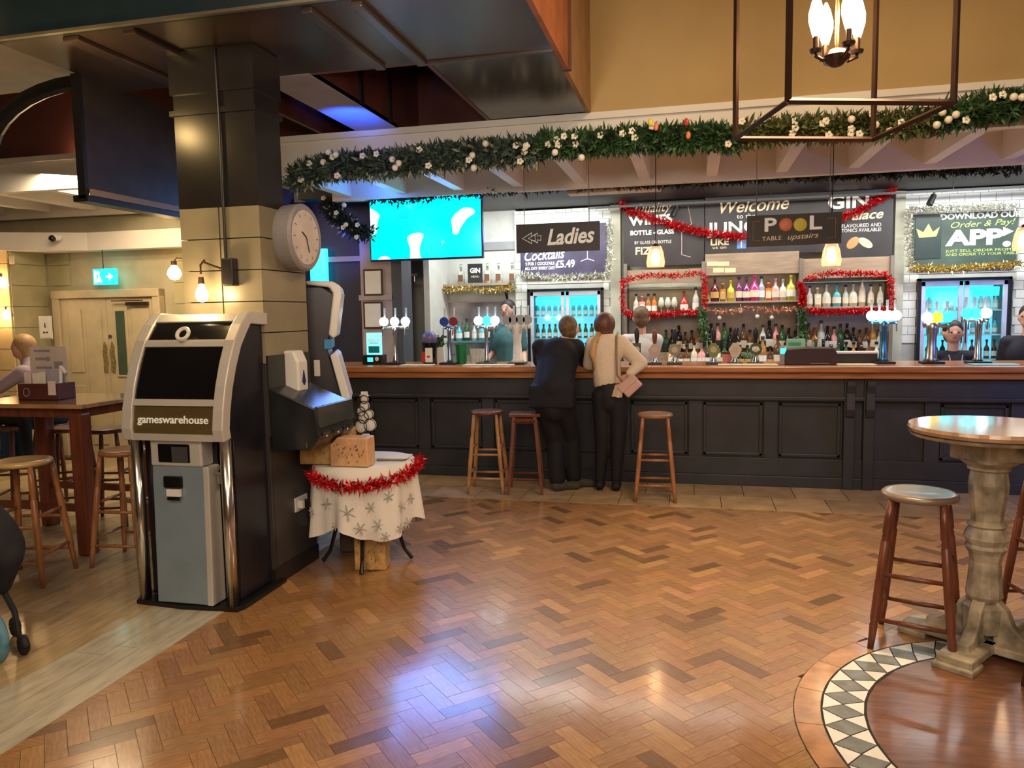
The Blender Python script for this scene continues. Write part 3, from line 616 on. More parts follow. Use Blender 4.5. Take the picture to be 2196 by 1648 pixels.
def terminal(name, label, loc, rz, scale=1):
    t = thing(name, label, 'terminal', loc, rz); t.scale = (1, 1, scale); P = arc_head(.62)
    obj('cabinet', MB().prism([(y + .02, z) for y, z in P] + [(.42, 1.6), (.42, .03), (.05, .03), (.05, .93)], -.285, .285, 'x'), mat('terminal_side', (.012, .012, .02), .3, amt=.3), t, .004)
    obj('base_plate', MB().prism([(-.34, .0), (-.32, -.05), (0, -.075), (.32, -.05), (.34, 0), (.34, .44), (-.34, .44)], 0, .025, 'z'), BLACK, t, .004)
    for xa, xb in ((-.315, -.25), (.25, .315)): obj('head_surround', strip(MB(), P + [(.40, 1.6)], xa, xb, .03, .07), SILV, t, .006)
    for za, zb in ((.95, .985), (1.13, 1.165), (1.44, 1.475), (1.57, 1.61)): obj('cross_bar', strip(MB(), curve_at(P, za, zb, 3), -.25, .25, .026, .05), SILV, t)
    obj('screen', strip(MB(), curve_at(P, 1.165, 1.44), -.25, .25, .016, .02), BLKG, t)
    tp_ = obj('logo_panel', strip(MB(), curve_at(P, 1.475, 1.57), -.25, .25, .016, .02), BLKG, t)
    nb = obj('name_panel', strip(MB(), curve_at(P, .985, 1.13), -.25, .25, .014, .02), mat('olive_panel', (.1, .075, .03), .12), t)
    text('gameswarehouse', .06, TXW, t, (-.0, -.071, 1.06), fit=.44, rot=(PI / 2 - .1, 0, 0), bold=.001)
    obj('ring_logo', MB().tube([(.035 * math.cos(q), .055 - .035 * math.sin(q) * .0 + .018 * math.sin(q), 1.522 + .03 * math.sin(q)) for q in [i * PI / 8 for i in range(16)]], .011, 6, True), WHT, t)
    f = MB(); f.box(-.17, .15, -.05, .1, .8, .95); obj('receipt_surround', f, SILV, t, .01)
    obj('receipt_opening', MB().box(-.12, .08, -.054, -.04, .82, .925), BLKG, t, .006); obj('receipt_flap', MB().box(-.03, .07, -.057, -.05, .825, .91), mat('smoky_flap', (.06, .06, .06), .25), t)
    fp = obj('front_panel', MB().prism([(-.04, .8), (.1, .8), (.1, .03), (-.06, .03), (-.055, .2)], -.17, .15, 'x'), BLUEG, t, .006)
    obj('panel_edge', MB().prism([(-.045, .8), (.1, .8), (.1, .03), (-.068, .03), (-.06, .2)], .15, .185, 'x'), SILV, t, .005)
    obj('reader_slot', MB().box(-.09, .02, -.062, -.03, .68, .745), BLKG, t, .005); obj('sticker', MB().box(-.07, .015, -.066, -.05, .635, .675), WHT, t); obj('sticker_band', MB().box(-.065, .01, -.068, -.06, .615, .633), BLKG, t)
    for sx in (-1, 1): obj('pillar', MB().cone((sx * .28, -.02, .025), (sx * .28, -.02, .95), .032, n=16), CHROME, t, smooth=True)
    obj('recess_panel', MB().box(.18, .25, .05, .07, .03, .93), BLACK, t); obj('lock', MB().box(.205, .23, .0, .05, .7, .76).cone((.217, -.01, .76), (.217, .02, .79), .02), CHROME, t)
    obj('side_sensor', MB().box(.286, .3, .1, .16, 1.49, 1.52).box(.286, .296, .115, .145, 1.475, 1.49), WHT, t, .002)
    return t
terminal('information_terminal', 'silver and blue-grey self-service screen terminal standing in front of the pillar', (-2.745, 3.62, 0), .0)
t2 = thing('quiz_machine', 'dark upright machine with a white rounded screen rim, seen side on behind the pillar', 'terminal', (-2.75, 4.92, 0), .42)
prof = [(-.2, 0), (.1, 0), (.12, .8), (.33, .98), (.24, 1.32), (.22, 1.4), (.25, 1.48), (.28, 1.76), (.2, 1.81), (-.2, 1.81)]
obj('cabinet', MB().prism([(x_, z_) for x_, z_ in prof], -.27, .27, 'y'), mat('machine_side', (.03, .027, .03), .35, amt=.2), t2, .01)
obj('upper_rim', MB().prism([(.235, 1.48), (.265, 1.455), (.29, 1.47), (.335, 1.76), (.325, 1.81), (.28, 1.84), (.1, 1.845), (.1, 1.82), (.25, 1.8), (.275, 1.76)], -.3, .3, 'y'), WHT, t2, .012)
obj('lower_rim', MB().prism([(.24, 1.34), (.27, 1.36), (.295, 1.34), (.37, 1.02), (.355, .99), (.32, .99)], -.3, .3, 'y'), WHT, t2, .008)
obj('blue_hinge', MB().box(.2, .25, -.28, .28, 1.38, 1.45), mat('blue_plastic', (.05, .25, .6), .4), t2, .006)
obj('card_sensor', MB().box(.13, .17, -.285, -.27, 1.2, 1.31), WHT, t2, .003); obj('lower_screen', MB().box(.315, .325, -.2, .2, 1.08, 1.1), BLKG, t2)

# ============================================================ DISPENSERS ON THE PILLAR
t = thing('leaflet_dispenser', 'black wedge-shaped dispenser unit fixed to the right side of the pillar', 'dispenser', (-2.44, 4.2, .9))
obj('back_board', MB().box(0, .012, -.2, .3, .0, .48), mat('charcoal_board', (.025, .026, .028), .4), t)
obj('wedge_body', MB().prism([(0.012, .29), (.30, .17), (.325, .0), (.26, -.07), (.012, -.09)], -.2, .26, 'y'), mat('charcoal_box', (.016, .018, .02), .25, amt=.3), t, .006)
obj('top_lip', MB().prism([(.295, .18), (.32, .18), (.332, .06), (.32, .06)], -.2, .26, 'y'), mat('smoky_acrylic', (.05, .06, .065), .12), t, .002)
for yy in (-.11, .04, .17):
    obj('scoop_recess', MB().prism([(.315, .04), (.331, .02), (.315, -.02), (.3, .0)], yy - .055, yy + .045, 'y'), BLKG, t, .003)
    obj('button', MB().ball((.322, yy, .0), .009, 10), CHROME, t)
obj('maker_plate', MB().box(.24, .245, -.205, -.2, -.06, -.03), STEEL, t)
t = thing('soap_dispenser', 'white wall soap dispenser with a blue drop window on the pillar side', 'dispenser', (-2.44, 4.24, 1.13))
obj('housing', MB().prism([(0, .02), (.085, .0), (.1, .03), (.1, .2), (.07, .27), (0, .27)], -.05, .07, 'y'), WHT, t, .012)
obj('drop_window', MB().prism([(-.01, .08), (.012, .055), (.03, .08), (.01, .15)], .097, .105, 'x'), mat('blue_plastic_dark', (.01, .03, .2), .3), t); obj('nozzle', MB().box(.03, .07, -.02, .03, -.02, .01), WHT, t)
t = obj('used_napkins', MB().slivers([(0, -.05, .01), (.08, .06, -.02)], .02, 26, .06, 2.2), mat('crumpled_wrapper', (.5, .33, .2), .5, amt=.8, scale=40), None, loc=(-2.33, 4.16, 1.07))
tag(t, 'crumpled brown and white wrappers lying on top of the black wedge dispenser', 'wrappers')
t = thing('wall_socket', 'white double plug socket with plugs low on the pillar side', 'socket', (-2.44, 4.32, .42))
obj('face_plate', MB().box(0, .012, -.075, .075, -.04, .05), WHT, t, .003); obj('plug', MB().box(.012, .045, -.05, -.02, -.02, .03), WHT, t, .004); obj('plug', MB().box(.012, .04, .02, .05, -.03, .02), BLACK, t, .004)
t = thing('wall_clock', 'round white-faced clock in a deep grey case on the pillar', 'clock', (-2.44, 4.33, 2.09))
cl = lambda prof, n=40: MB().lathe(prof, n=n)
def facing_x(mb): bmesh.ops.rotate(mb.b, cent=(0, 0, 0), matrix=Matrix.Rotation(PI / 2, 3, 'Y'), verts=mb.b.verts); return mb
obj('case', facing_x(cl([(.001, 0), (.2, 0), (.205, .1), (.19, .115), (.165, .11), (.001, .09)])), mat('grey_case', (.3, .28, .28), .4), t, smooth=False)
fc = obj('dial', facing_x(cl([(.001, .1), (.168, .105), (.165, .112), (.001, .112)])), mat('dial_white', (.72, .64, .6), .5), t)
for k in range(12):
    a = k * PI / 6; obj('hour_mark', MB().tube([(.1135, .13 * math.sin(a), .13 * math.cos(a)), (.1135, .15 * math.sin(a), .15 * math.cos(a))], .004, 4), mat('grey_mark', (.3, .27, .26), .5), fc)
obj('clock_hand', MB().tube([(.116, 0, 0), (.116, -.05, .03)], .004, 4), BLACK, t); obj('clock_hand', MB().tube([(.116, 0, 0), (.116, .03, -.09)], .003, 4), BLACK, t)
t = thing('wall_lamp', 'swan-neck filament bulb lamp on the front of the pillar with a conduit above', 'lamp', (-2.745, 4.0, 1.86))
x0 = PY(494, 580, 3.97).x + 2.745; bx = PY(433, 632, 3.9); lx = bx.x + 2.745
obj('switch_box', MB().box(x0 - .04, x0 + .035, -.06, 0, -.07, .09), DARKP, t, .008)
obj('conduit', MB().tube([(x0 - .035, -.015, .09), (x0 - .035, -.015, .9), (x0 - .04, -.015, 1.28)], .009, 8), DARKP, t)
obj('swan_neck', MB().tube([(x0 - .04, -.05, .03), (x0 - .09, -.08, .05), (x0 - .13, -.1, .07), (lx + .03, -.1, .08), (lx, -.1, .05), (lx, -.1, -.0)], .006, 8), BRASS, t)
zb = bx.z - 1.86
obj('bulb_holder', MB().cone((lx, -.1, zb + .06), (lx, -.1, zb + .1), .018, .014), BRASS, t); obj('bulb', MB().lathe([(.001, -.045), (.025, -.038), (.036, -.012), (.033, .015), (.016, .05), (.014, .065)], (lx, -.1, zb), 16), BULBH, t, smooth=True)
point('wall_lamp_light', (bx.x, 3.83, bx.z), 4, (1, .68, .34), .035)
def cage_lamp(x, y, Y, label, r=.05, cage=True):
    p = PY(x, y, Y); t = thing('wall_lamp', label, 'lamp', p)
    obj('bulb', MB().lathe([(.001, -r), (r * .6, -r * .85), (r, -r * .2), (r * .85, r * .4), (r * .35, r * 1.1)], n=16), BULB, t, smooth=True)
    obj('bulb_holder', MB().cone((0, 0, r * 1.1), (0, 0, r * 1.7), r * .4), BRASS, t); obj('arm', MB().tube([(0, 0, r * 1.6), (0, .05, r * 2.2), (0, min(.3, 7.58 - Y), r * 2.2)], .006, 6), BRASS, t)
    if cage:
        for k in range(5): a = k * PI / 5 * 2; obj('cage_wire', MB().tube([(r * .4 * math.cos(a), r * .4 * math.sin(a), r * 1.2), (r * 1.5 * math.cos(a), r * 1.5 * math.sin(a), 0), (r * .4 * math.cos(a), r * .4 * math.sin(a), -r * 1.4)], .003, 4), BRASS, t)
    point('wall_lamp_light', (p.x, p.y - .12, p.z), 5, (1, .66, .34), .05)
cage_lamp(6, 607, 7.1, 'caged glowing wall bulb at the left edge, upper of the two', .06); cage_lamp(16, 676, 7.1, 'caged glowing wall bulb at the left edge, lower of the two', .055); cage_lamp(374, 586, 7.2, 'bright bulb lamp on the wall beside the door, left of the pillar', .075, False)
t = thing('exit_sign', 'glowing green and white exit sign hanging above the double door', 'exit sign', PY(226, 594, 7.42))
obj('sign_box', MB().box(-.15, .15, -.02, .02, -.09, .09), EXITG, t, .006); obj('running_figure', MB().ball((-.07, -.024, .05), .014, 8).tube([(-.07, -.024, .03), (-.06, -.024, -.01), (-.09, -.024, -.06)], .011, 6).tube([(-.06, -.024, -.01), (-.04, -.024, -.06)], .01, 6).box(-.125, -.1, -.026, -.02, -.07, .07), EXITW, t)
obj('arrow', MB().prism([(.03, -.01), (.07, -.01), (.07, -.04), (.12, 0), (.07, .04), (.07, .01), (.03, .01)], -.026, -.02, 'y'), EXITW, t); obj('hanging_rod', MB().cone((-.02, 0, .09), (-.02, 0, 2.401 - t.location.z), .005), BLACK, t)
t = thing('security_camera', 'small black dome camera on the white cornice at the far left', 'camera', PY(112, 512, 7.12)); obj('dome', MB().ball((0, .0, 0), .038, 14), BLKG, t, smooth=True); obj('mount', MB().cone((0, .0, .02), (0, .09, .02), .035), WHT, t)
t = thing('wall_notice', 'white framed notice with a small figure on the wall left of the double door', 'notice', PY(99, 703, 7.08)); obj('frame', MB().box(-.085, .085, -.01, .0, -.13, .13), mat('white_frame', (.7, .66, .6), .5), t, .004); obj('sheet', MB().box(-.07, .07, -.014, -.01, -.115, .115), PAPER, t); obj('printed_figure', MB().ball((0, -.015, .045), .008, 8, (1, .3, 1)).box(-.006, .006, -.017, -.014, .0, .035).box(-.03, -.008, -.016, -.014, -.06, -.045).box(.008, .03, -.016, -.014, -.06, -.045), BLACK, t)
t = thing('wall_sounder', 'small pale switch box on the wall above the upper caged bulb', 'switch box', PY(27, 558, 7.07)); obj('casing', MB().box(-.03, .03, -.02, .0, -.045, .045), mat('cream_plastic', (.75, .6, .42), .4), t, .004)

# ============================================================ GIFT TABLE
gx, gy, gz, gr = -2.08, 4.52, .67, .325
t = thing('side_table', 'small round side table on curved dark legs hidden under the snowflake cloth', 'table', (gx, gy, 0))
obj('table_top', MB().lathe([(.001, gz - .03), (gr - .02, gz - .03), (gr - .02, gz - .004), (.001, gz - .004)], n=32), TABW, t)
obj('column', MB().lathe([(.03, gz - .03), (.022, .5), (.03, .3), (.02, .2), (.03, .12), (.001, .12)], n=12), BLACK, t)
for k in range(4): a = PI / 4 + k * PI / 2 - .5; obj('leg', MB().tube([(.01, 0, .35), (.1, 0, .34), (.2, 0, .22), (.24, 0, .08), (.29, 0, .012)], [.015, .014, .013, .012, .014], 8), BLACK, t, rz=a)
def clothmesh():
    m = MB(); n = 96; rows = 12; R = []
    R.append([m.b.verts.new((.0, .0, gz + .004))] * 0)
    prev = None; cen = m.b.verts.new((0, 0, gz + .006))
    for j in range(0, rows + 1):
        ring = []
        for i in range(n):
            a = 2 * PI * i / n
            drop = .34 + .1 * abs(math.sin(2 * a + .2)) + (.1 if math.cos(a + .1) > .4 else 0)*0
            if j <= 3: r = gr * (j + 1) / 4; z = gz + .006 - (.004 if j == 3 else 0)
            else:
                q = (j - 3) / (rows - 3); r = gr + .012 + .02 * q + .03 * q * math.sin(8 * a + .8) + .012 * q * math.sin(19 * a); z = gz - .004 - drop * q
            x_ = max(r * math.cos(a), -.352); ring.append(m.b.verts.new((x_, r * math.sin(a), z)))
        if prev is None:
            for i in range(n): m.b.faces.new((cen, ring[i], ring[(i + 1) % n]))
        else:
            for i in range(n): m.b.faces.new((prev[i], prev[(i + 1) % n], ring[(i + 1) % n], ring[i]))
        prev = ring
    return m
t = thing('tablecloth', 'white snowflake-printed cloth draped over the small round side table', 'tablecloth', (gx, gy, 0))
obj('cloth', clothmesh(), CLOTH, t, smooth=True)
for a, z_, s_ in ((-1.9, .46, .04), (-1.45, .42, .05), (-1.05, .44, .035), (-.75, .5, .035), (-1.25, .32, .04), (-1.7, .33, .03), (-.95, .33, .04), (-.5, .42, .035), (-.6, .3, .03), (-.2, .45, .035), (-2.2, .4, .03), (-1.6, .55, .03), (-.3, .3, .04), (-1.15, .56, .03), (-.85, .26, .03)):
    r = gr + .05; q = (gz - z_) / .4; rr = gr + .0145 + .02 * q + .03 * q * math.sin(8 * a + .8) + .012 * q * math.sin(19 * a) + .006
    m = MB()
    for k in range(3):
        b_ = k * PI / 3 + a; u = V((-math.sin(a), math.cos(a), 0)); c_ = V((rr * math.cos(a), rr * math.sin(a), z_)); d_ = u * math.cos(b_) * s_ + V((0, 0, 1)) * math.sin(b_) * s_
        m.tube([c_ - d_, c_ + d_], .004, 4)
    obj('snowflake', m, SNOWF, t)
rt = [(gx + (gr + .03) * math.cos(a), gy + (gr + .03) * math.sin(a), gz - .05 - .045 * math.sin((a + 2.3) * 1.6)) for a in [-2.35 + 2.75 * i / 24 for i in range(25)]]
tag(obj('tinsel', MB().slivers(rt, .05, 1500, .034), TINR), 'red tinsel swag around the edge of the snowflake tablecloth', 'tinsel')
def gift(name, label, loc, sx, sy, sz, rz, m_, sprig=True, cut=0):
    t = thing(name, label, 'gift', loc, rz)
    pts = [(-sx / 2, 0), (sx / 2, 0), (sx / 2, sz), (-sx / 2 + cut, sz), (-sx / 2, sz - cut)] if cut else [(-sx / 2, 0), (sx / 2, 0), (sx / 2, sz), (-sx / 2, sz)]
    obj('wrapped_box', MB().prism(pts, -sy / 2, sy / 2, 'y'), m_, t, .008)
    obj('paper_fold', MB().prism([(-sx / 2 + .01, .03), (0, sz * .45), (-sx / 2 + .01, sz * .8)], -sy / 2 - .004, -sy / 2, 'y'), m_, t, .001)
    if sprig:
        for k in range(22): x_, z_ = random.uniform(-sx * .43, sx * .43), random.uniform(.02, sz * .85); obj('printed_sprig', MB().prism([(x_ - .004, z_), (x_, z_ - .008), (x_ + .004, z_), (x_ + .001, z_ + .009)], -sy / 2 - .0055, -sy / 2 - .003, 'y'), SPRIG, t)
    return t
gift('gift_box', 'gold-wrapped present with a diagonal fold, left one on the side table', (-2.315, 4.36, gz + .011), .21, .13, .17, .1, GIFT1, False)
gift('gift_box', 'large peach present printed with small sprigs on the side table', (-2.065, 4.32, gz + .011), .25, .12, .18, .02, GIFT2, True, .05)
gift('gift_box', 'gold-wrapped present at the back of the side table behind the peach one', (-2.24, 4.54, gz + .011), .16, .12, .2, .12, GIFT1, False)
gift('gift_box', 'tall brown-gold present standing on the floor under the side table', (-2.0, 4.42, 0), .2, .15, .27, .2, GIFT1)
gift('gift_box', 'dark present in shadow on the floor against the pillar', (-2.27, 4.78, 0), .2, .2, .2, .2, mat('dull_wrapping', (.12, .09, .06), .6, amt=.4), False)
t = thing('snowman_ornament', 'cut-out stacked snowmen ornament standing behind the peach present', 'ornament', (-2.1, 4.6, gz - .05 + .011)); z_ = .2
obj('ornament_base', MB().box(-.025, .025, -.012, .012, 0, .2), WHT, t, .004)
for k, (dx, dz, r_) in enumerate(((-.03, .25, .045), (.035, .26, .042), (-.01, .31, .04), (.03, .33, .032), (-.025, .35, .032), (.0, .385, .034), (.0, .43, .028))):
    b_ = obj('snowman', MB().ball((dx, 0, dz), r_, 14, (1, .3, 1)), WHT, t, smooth=True); obj('snowman_outline', MB().tube([(dx + r_ * .97 * math.cos(q), -.012, dz + r_ * .97 * math.sin(q)) for q in [i * PI / 8 for i in range(16)]], .003, 5, True), BLACK, b_)
obj('hat', MB().box(-.03, .03, -.01, .01, .45, .456).box(-.02, .02, -.01, .01, .456, .48), WHT, t)
t = thing('order_card', 'white card leaning on a dark clip on the right of the side table', 'card', (-1.885, 4.56, gz + .011), .1); obj('card', MB().box(-.1, .1, -.07, .07, .012, .017), PAPER, t); obj('clip_base', MB().box(-.1, .08, -.07, .05, 0, .011), mat('grey_clip', (.2, .23, .26), .4), t, .002)

# ============================================================ LANTERN CHANDELIER
zl = 2.3; nL, nR, fL = PZ(1690, 217, zl), PZ(2045, 220, zl), PZ(1577, 298, zl); fR = nR + fL - nL; cc = (nR + fL) / 2
t = thing('lantern_chandelier', 'large open square-framed metal lantern with glowing candle bulbs hanging at the top right', 'chandelier', cc)
def bar_(a, b, n_): obj(n_, MB().tube([a - cc, b - cc], .0115, 4), BRASS, t)
crn = [nL, nR, fR, fL]
for i in range(4): bar_(crn[i], crn[(i + 1) % 4], 'bottom_bar'); bar_(crn[i], crn[i] + V((0, 0, 1.0)), 'upright_bar'); bar_(crn[i] + V((0, 0, 1)), crn[(i + 1) % 4] + V((0, 0, 1)), 'top_bar'); bar_(crn[i] + V((0, 0, 1)), cc + V((0, 0, 1.35)), 'roof_bar')
hz = PY(1785, 128, cc.y).z - zl
obj('stem', MB().cone((0, 0, hz), (0, 0, 1.35), .008).cone((0, 0, 1.35), (0, 0, 2.3), .006), mat('polished_brass', (.7, .45, .2), .25, 1), t)
obj('hub', MB().lathe([(.001, hz - .03), (.02, hz - .025), (.045, hz - .005), (.05, hz + .01), (.035, hz + .03), (.012, hz + .04)], n=16), BRASS, t)
for k in range(4):
    a = .35 + k * PI / 2; dx, dy_ = math.cos(a) * .082, math.sin(a) * .082
    obj('arm', MB().tube([(0, 0, hz + .01), (dx * .6, dy_ * .6, hz - .005), (dx, dy_, hz + .01), (dx, dy_, hz + .03)], .007, 6), BRASS, t)
    obj('drip_cup', MB().lathe([(.001, 0), (.02, .002), (.024, .014), (.01, .016), (.01, .06), (.001, .06)], (dx, dy_, hz + .02), 12), BRASS, t)
    obj('candle_bulb', MB().lathe([(.001, 0), (.012, .0), (.018, .02), (.027, .055), (.027, .085), (.017, .125), (.004, .155)], (dx, dy_, hz + .08), 14), BULBH, t, smooth=True)
point('chandelier_light', (cc.x, cc.y, zl + hz + .18), 26, (1, .66, .34), .1)
# ============================================================ GARLANDS
def garland(name, label, path, rad, n, fm, leafm, nleaf, size=.05, baubles=(), flowers=0, parent=None):
    t = thing(name, label, 'garland', path[0]); o_ = V(path[0]); P = [V(p) - o_ for p in path]
    f = obj('foliage', MB().slivers(P, rad, n, size, 1.3), fm, t); f['kind'] = 'stuff'
    obj('stem', MB().tube(P, rad * .25, 6), fm, t)
    for k in range(nleaf):
        i = random.randrange(len(P) - 1); q = P[i].lerp(P[i + 1], random.random()); d = V((random.gauss(0, 1), -abs(random.gauss(0, .7)), random.gauss(0, 1))).normalized(); c_ = q + d * rad * .55
        s_ = V((0, -1, 0)).cross(d).normalized() * .013; e = d * random.uniform(.06, .1)
        m = MB(); vs = [m.b.verts.new(v) for v in (c_, c_ + e * .45 + s_, c_ + e, c_ + e * .45 - s_, c_ + e * .45 + V((0, -.006, 0)))]
        for a, b in ((0, 1), (1, 2), (2, 3), (3, 0)): m.b.faces.new((vs[a], vs[b], vs[4]))
        obj('leaf', m, leafm, t)
    for x, y in baubles:
        p = PY(x, y, path[0].y - rad * .75) - o_; obj('bauble', MB().ball(p, .026, 12), BAUB, t, smooth=True)
    for k in range(flowers):
        i = random.randrange(len(P) - 1); q = P[i].lerp(P[i + 1], random.random()) + V((0, -rad * .6, random.uniform(-.6, .6) * rad)); m = MB()
        for g in range(5): a = g * 1.26; m.ball(q + V((.016 * math.cos(a), -.004 * g, .016 * math.sin(a))), .013, 6, (1, .5, 1))
        obj('white_berry_cluster', m, BAUB, t)
    return t
YG = 5.93
gp = lambda L_, Y: [PY(x, y, Y) for x, y in L_]
garland('garland', 'grey-green leafy garland with white baubles along the left of the white bar canopy', gp([(632, 384), (690, 362), (760, 356), (850, 349), (930, 338), (1020, 330), (1100, 326), (1150, 328)], YG), .145, 9500, FOLB, LEAFS, 150, .062,
        [(703, 326), (720, 332), (693, 348), (841, 342), (855, 350), (847, 360), (1041, 308), (1013, 333), (1016, 360), (1190, 327)], 14)
garland('garland', 'green garland with yellow and red accents along the middle of the white bar canopy', gp([(1155, 310), (1230, 310), (1330, 302), (1430, 298), (1520, 294), (1580, 298)], YG), .13, 8200, FOLG, LEAFG, 90, .06, [(1247, 338)], 12)
garland('garland', 'olive green garland with baubles behind the lantern on the canopy', gp([(1585, 290), (1680, 278), (1780, 276), (1900, 269), (2000, 259)], YG), .13, 7600, mat('olive_foliage', (.09, .1, .03), .55, amt=.5), LEAFG, 60, .05, [(1826, 256), (1878, 268)], 14)
garland('garland', 'dense green garland at the right end of the canopy with white baubles', gp([(2005, 255), (2080, 240), (2150, 228), (2215, 218), (2290, 212), (2600, 186), (3100, 146)], YG), .145, 11000, FOLG, LEAFG, 60, .06, [(2021, 241), (2034, 257), (2009, 268), (2050, 246), (2174, 208), (2192, 209)], 4)
for x_, y_, c_ in ((1407, 272, RED_B), (1472, 262, REDP), (1476, 290, RED_B), (1395, 262, YEL_B)):
    p = PY(x_, y_, YG - .12); tag(obj('paper_flower', MB().ball((0, 0, 0), .018, 8, (1, .6, 1.6)), c_, None, loc=p), {1407: 'orange bud tucked into the green canopy garland', 1472: 'dark red bud, upper of two at the middle of the green garland', 1476: 'orange-red bud just below the dark red one in the green garland', 1395: 'yellow bud at the top of the green canopy garland'}[x_], 'flower')
garland('garland', 'dark garland hanging in shadow left of the television', gp([(700, 440), (730, 470), (765, 495), (790, 500)], 7.7), .13, 1500, FOLD, LEAFS, 26, .06, [(742, 482), (738, 440)], 5)
garland('garland', 'dark garland draped along the inner beam above the television', gp([(790, 425), (860, 428), (950, 418), (1040, 412), (1110, 408)], 7.62), .06, 900, FOLD, FOLD, 20, .05)
garland('garland', 'dark garland on the inner beam above the Ladies sign', gp([(1115, 403), (1200, 400), (1290, 396), (1340, 394)], 7.72), .06, 900, FOLD, FOLD, 10, .05)
garland('garland', 'dark garland along the inner beam above the welcome boards', gp([(1345, 398), (1500, 390), (1700, 380), (1900, 374), (2190, 362)], 7.72), .05, 2200, FOLD, FOLD, 30, .05)

# ============================================================ SIGNS
def board_(name, label, x0, x1, y0, y1, Y, m, th=.02, hang=None, frame=None):
    a, b = PY(x0, y0, Y), PY(x1, y1, Y); a2, b2 = PY(x0, y1, Y), PY(x1, y0, Y)
    xa, xb = (a.x + a2.x) / 2, (b.x + b2.x) / 2; za, zb = (b.z + a2.z) / 2, (a.z + b2.z) / 2
    c = V(((xa + xb) / 2, Y, (za + zb) / 2)); t = thing(name, label, 'sign', c); w_, h_ = (xb - xa) / 2, (zb - za) / 2
    obj('board', MB().box(-w_, w_, 0, th, -h_, h_), m, t, .002)
    if hang:
        for f in (-.8, .75): obj('hanging_rod', MB().cone((w_ * f, th / 2, h_), (w_ * f, th / 2, hang - c.z), .004, n=6), STEEL, t)
    if frame:
        for q in ((-w_ - .012, w_ + .012, h_, h_ + .012), (-w_ - .012, w_ + .012, -h_ - .012, -h_), (-w_ - .012, -w_, -h_, h_), (w_, w_ + .012, -h_, h_)): obj('frame_bar', MB().box(q[0], q[1], -.004, th, q[2], q[3]), frame, t)
    def wr(s_, x, y, size, m_, fit, shear=0, roll=0, bold=.0): p = PY(x, y, Y) - c; return text(s_, size, m_, t, (p.x, -.003, p.z), fit=fit, shear=shear, roll=roll, bold=bold)
    return t, wr, w_, h_
t, wr, w_, h_ = board_('hanging_sign', 'black hanging sign with a left-pointing double arrow and Ladies in white script', 1107, 1286, 478, 540, 7.0, BOARD, .025, 3.1)
wr('Ladies', 1221, 508, .2, TXW, .44, .3, .03, .005)
for dx, s_ in ((0, 1), (.055, .9)):
    x0 = -w_ + .06 + dx; hh = .05 * s_; obj('arrow_mark', MB().tube([(x0, -.004, 0), (x0 + .09, -.004, hh), (x0 + .085, -.004, hh * .4), (x0 + .12, -.004, hh * .5), (x0 + .12, -.004, -hh * .5), (x0 + .085, -.004, -hh * .4), (x0 + .09, -.004, -hh)], .004, 5, True), TXW, t)
t, wr, w_, h_ = board_('hanging_sign', 'black hanging pool table sign with red and yellow balls as letters', 1602, 1805, 459, 526, 7.0, BOARD, .025, 3.1)
wr('P', 1651, 484, .16, TXW, .1, 0, 0, .004); wr('L', 1748, 479, .16, TXW, .1, 0, 0, .004); wr('TABLE', 1655, 512, .05, TXC, .16, 0, .03); wr('upstairs', 1720, 507, .065, TXC, .25, .35, .04)
c_ = PY(1702, 492, 7.0)
for x_, y_, m_ in ((1685, 482, RED_B), (1716, 482, YEL_B)): p = PY(x_, y_, 7.0) - t.location; obj('ball_letter', MB().ball((p.x, -.002, p.z), .056, 20, (1, .12, 1)), m_, t, smooth=True)
for s_ in (-1, 1): x0 = s_ * (w_ - .05); obj('bracket_mark', MB().tube([(x0 - s_ * .06, -.004, h_ - .05), (x0, -.004, h_ - .05), (x0, -.004, -h_ + .05), (x0 - s_ * .06, -.004, -h_ + .05)], .003, 5), mat('copper_line', (.4, .25, .12), .5), t)
YW = 9.12
t, wr, w_, h_ = board_('wall_board', 'black board advertising quality wines and fizz above the left shelf bay', 1338, 1510, 432, 570, YW, BOARD)
wr('Quality', 1397, 447, .15, TXC, .42, .35, .03); wr('WINES', 1396, 473, .14, TXW, .5, 0, .03, .006); wr('BOTTLE - GLASS', 1398, 499, .07, TXW, .5, 0, .0, .003); wr('BY GLASS OR BOTTLE', 1400, 520, .05, TXW, .42); wr('FIZZ', 1386, 539, .12, TXC, .26, 0, 0, .003)
obj('glass_drawing', MB().tube([(w_ - .32, -.003, .3), (w_ - .36, -.003, .1), (w_ - .25, -.003, 0), (w_ - .14, -.003, .1), (w_ - .18, -.003, .3)], .006, 5).tube([(w_ - .25, -.003, 0), (w_ - .25, -.003, -.25), (w_ - .15, -.003, -.28)], .006, 5), mat('pale_line', (.55, .45, .42), .5), t)
t, wr, w_, h_ = board_('wall_board', 'dark welcome board reading Welcome to the Junction in the middle above the shelves', 1512, 1782, 418, 545, YW, BOARD)
wr('Welcome', 1612, 442, .2, TXC, .74, .35, .03, .002); wr('to the', 1600, 464, .07, TXW, .2); wr('JUNCTION', 1625, 486, .18, TXW, 1.08, 0, .02, .004); wr('LIKE', 1543, 520, .1, TXC, .2, 0, 0, .003); wr('us on', 1543, 531, .05, TXC, .15)
p = PY(1590, 524, YW) - t.location; obj('blue_badge', MB().box(p.x - .05, p.x + .05, -.004, 0, p.z - .05, p.z + .05), mat('social_blue', (.12, .28, .65), .4), t, .003); wr('f', 1590, 524, .12, TXW, .04)
t, wr, w_, h_ = board_('wall_board', 'dark board advertising gin above the right shelf bay with citrus drawings', 1784, 1915, 408, 558, YW, BOARD)
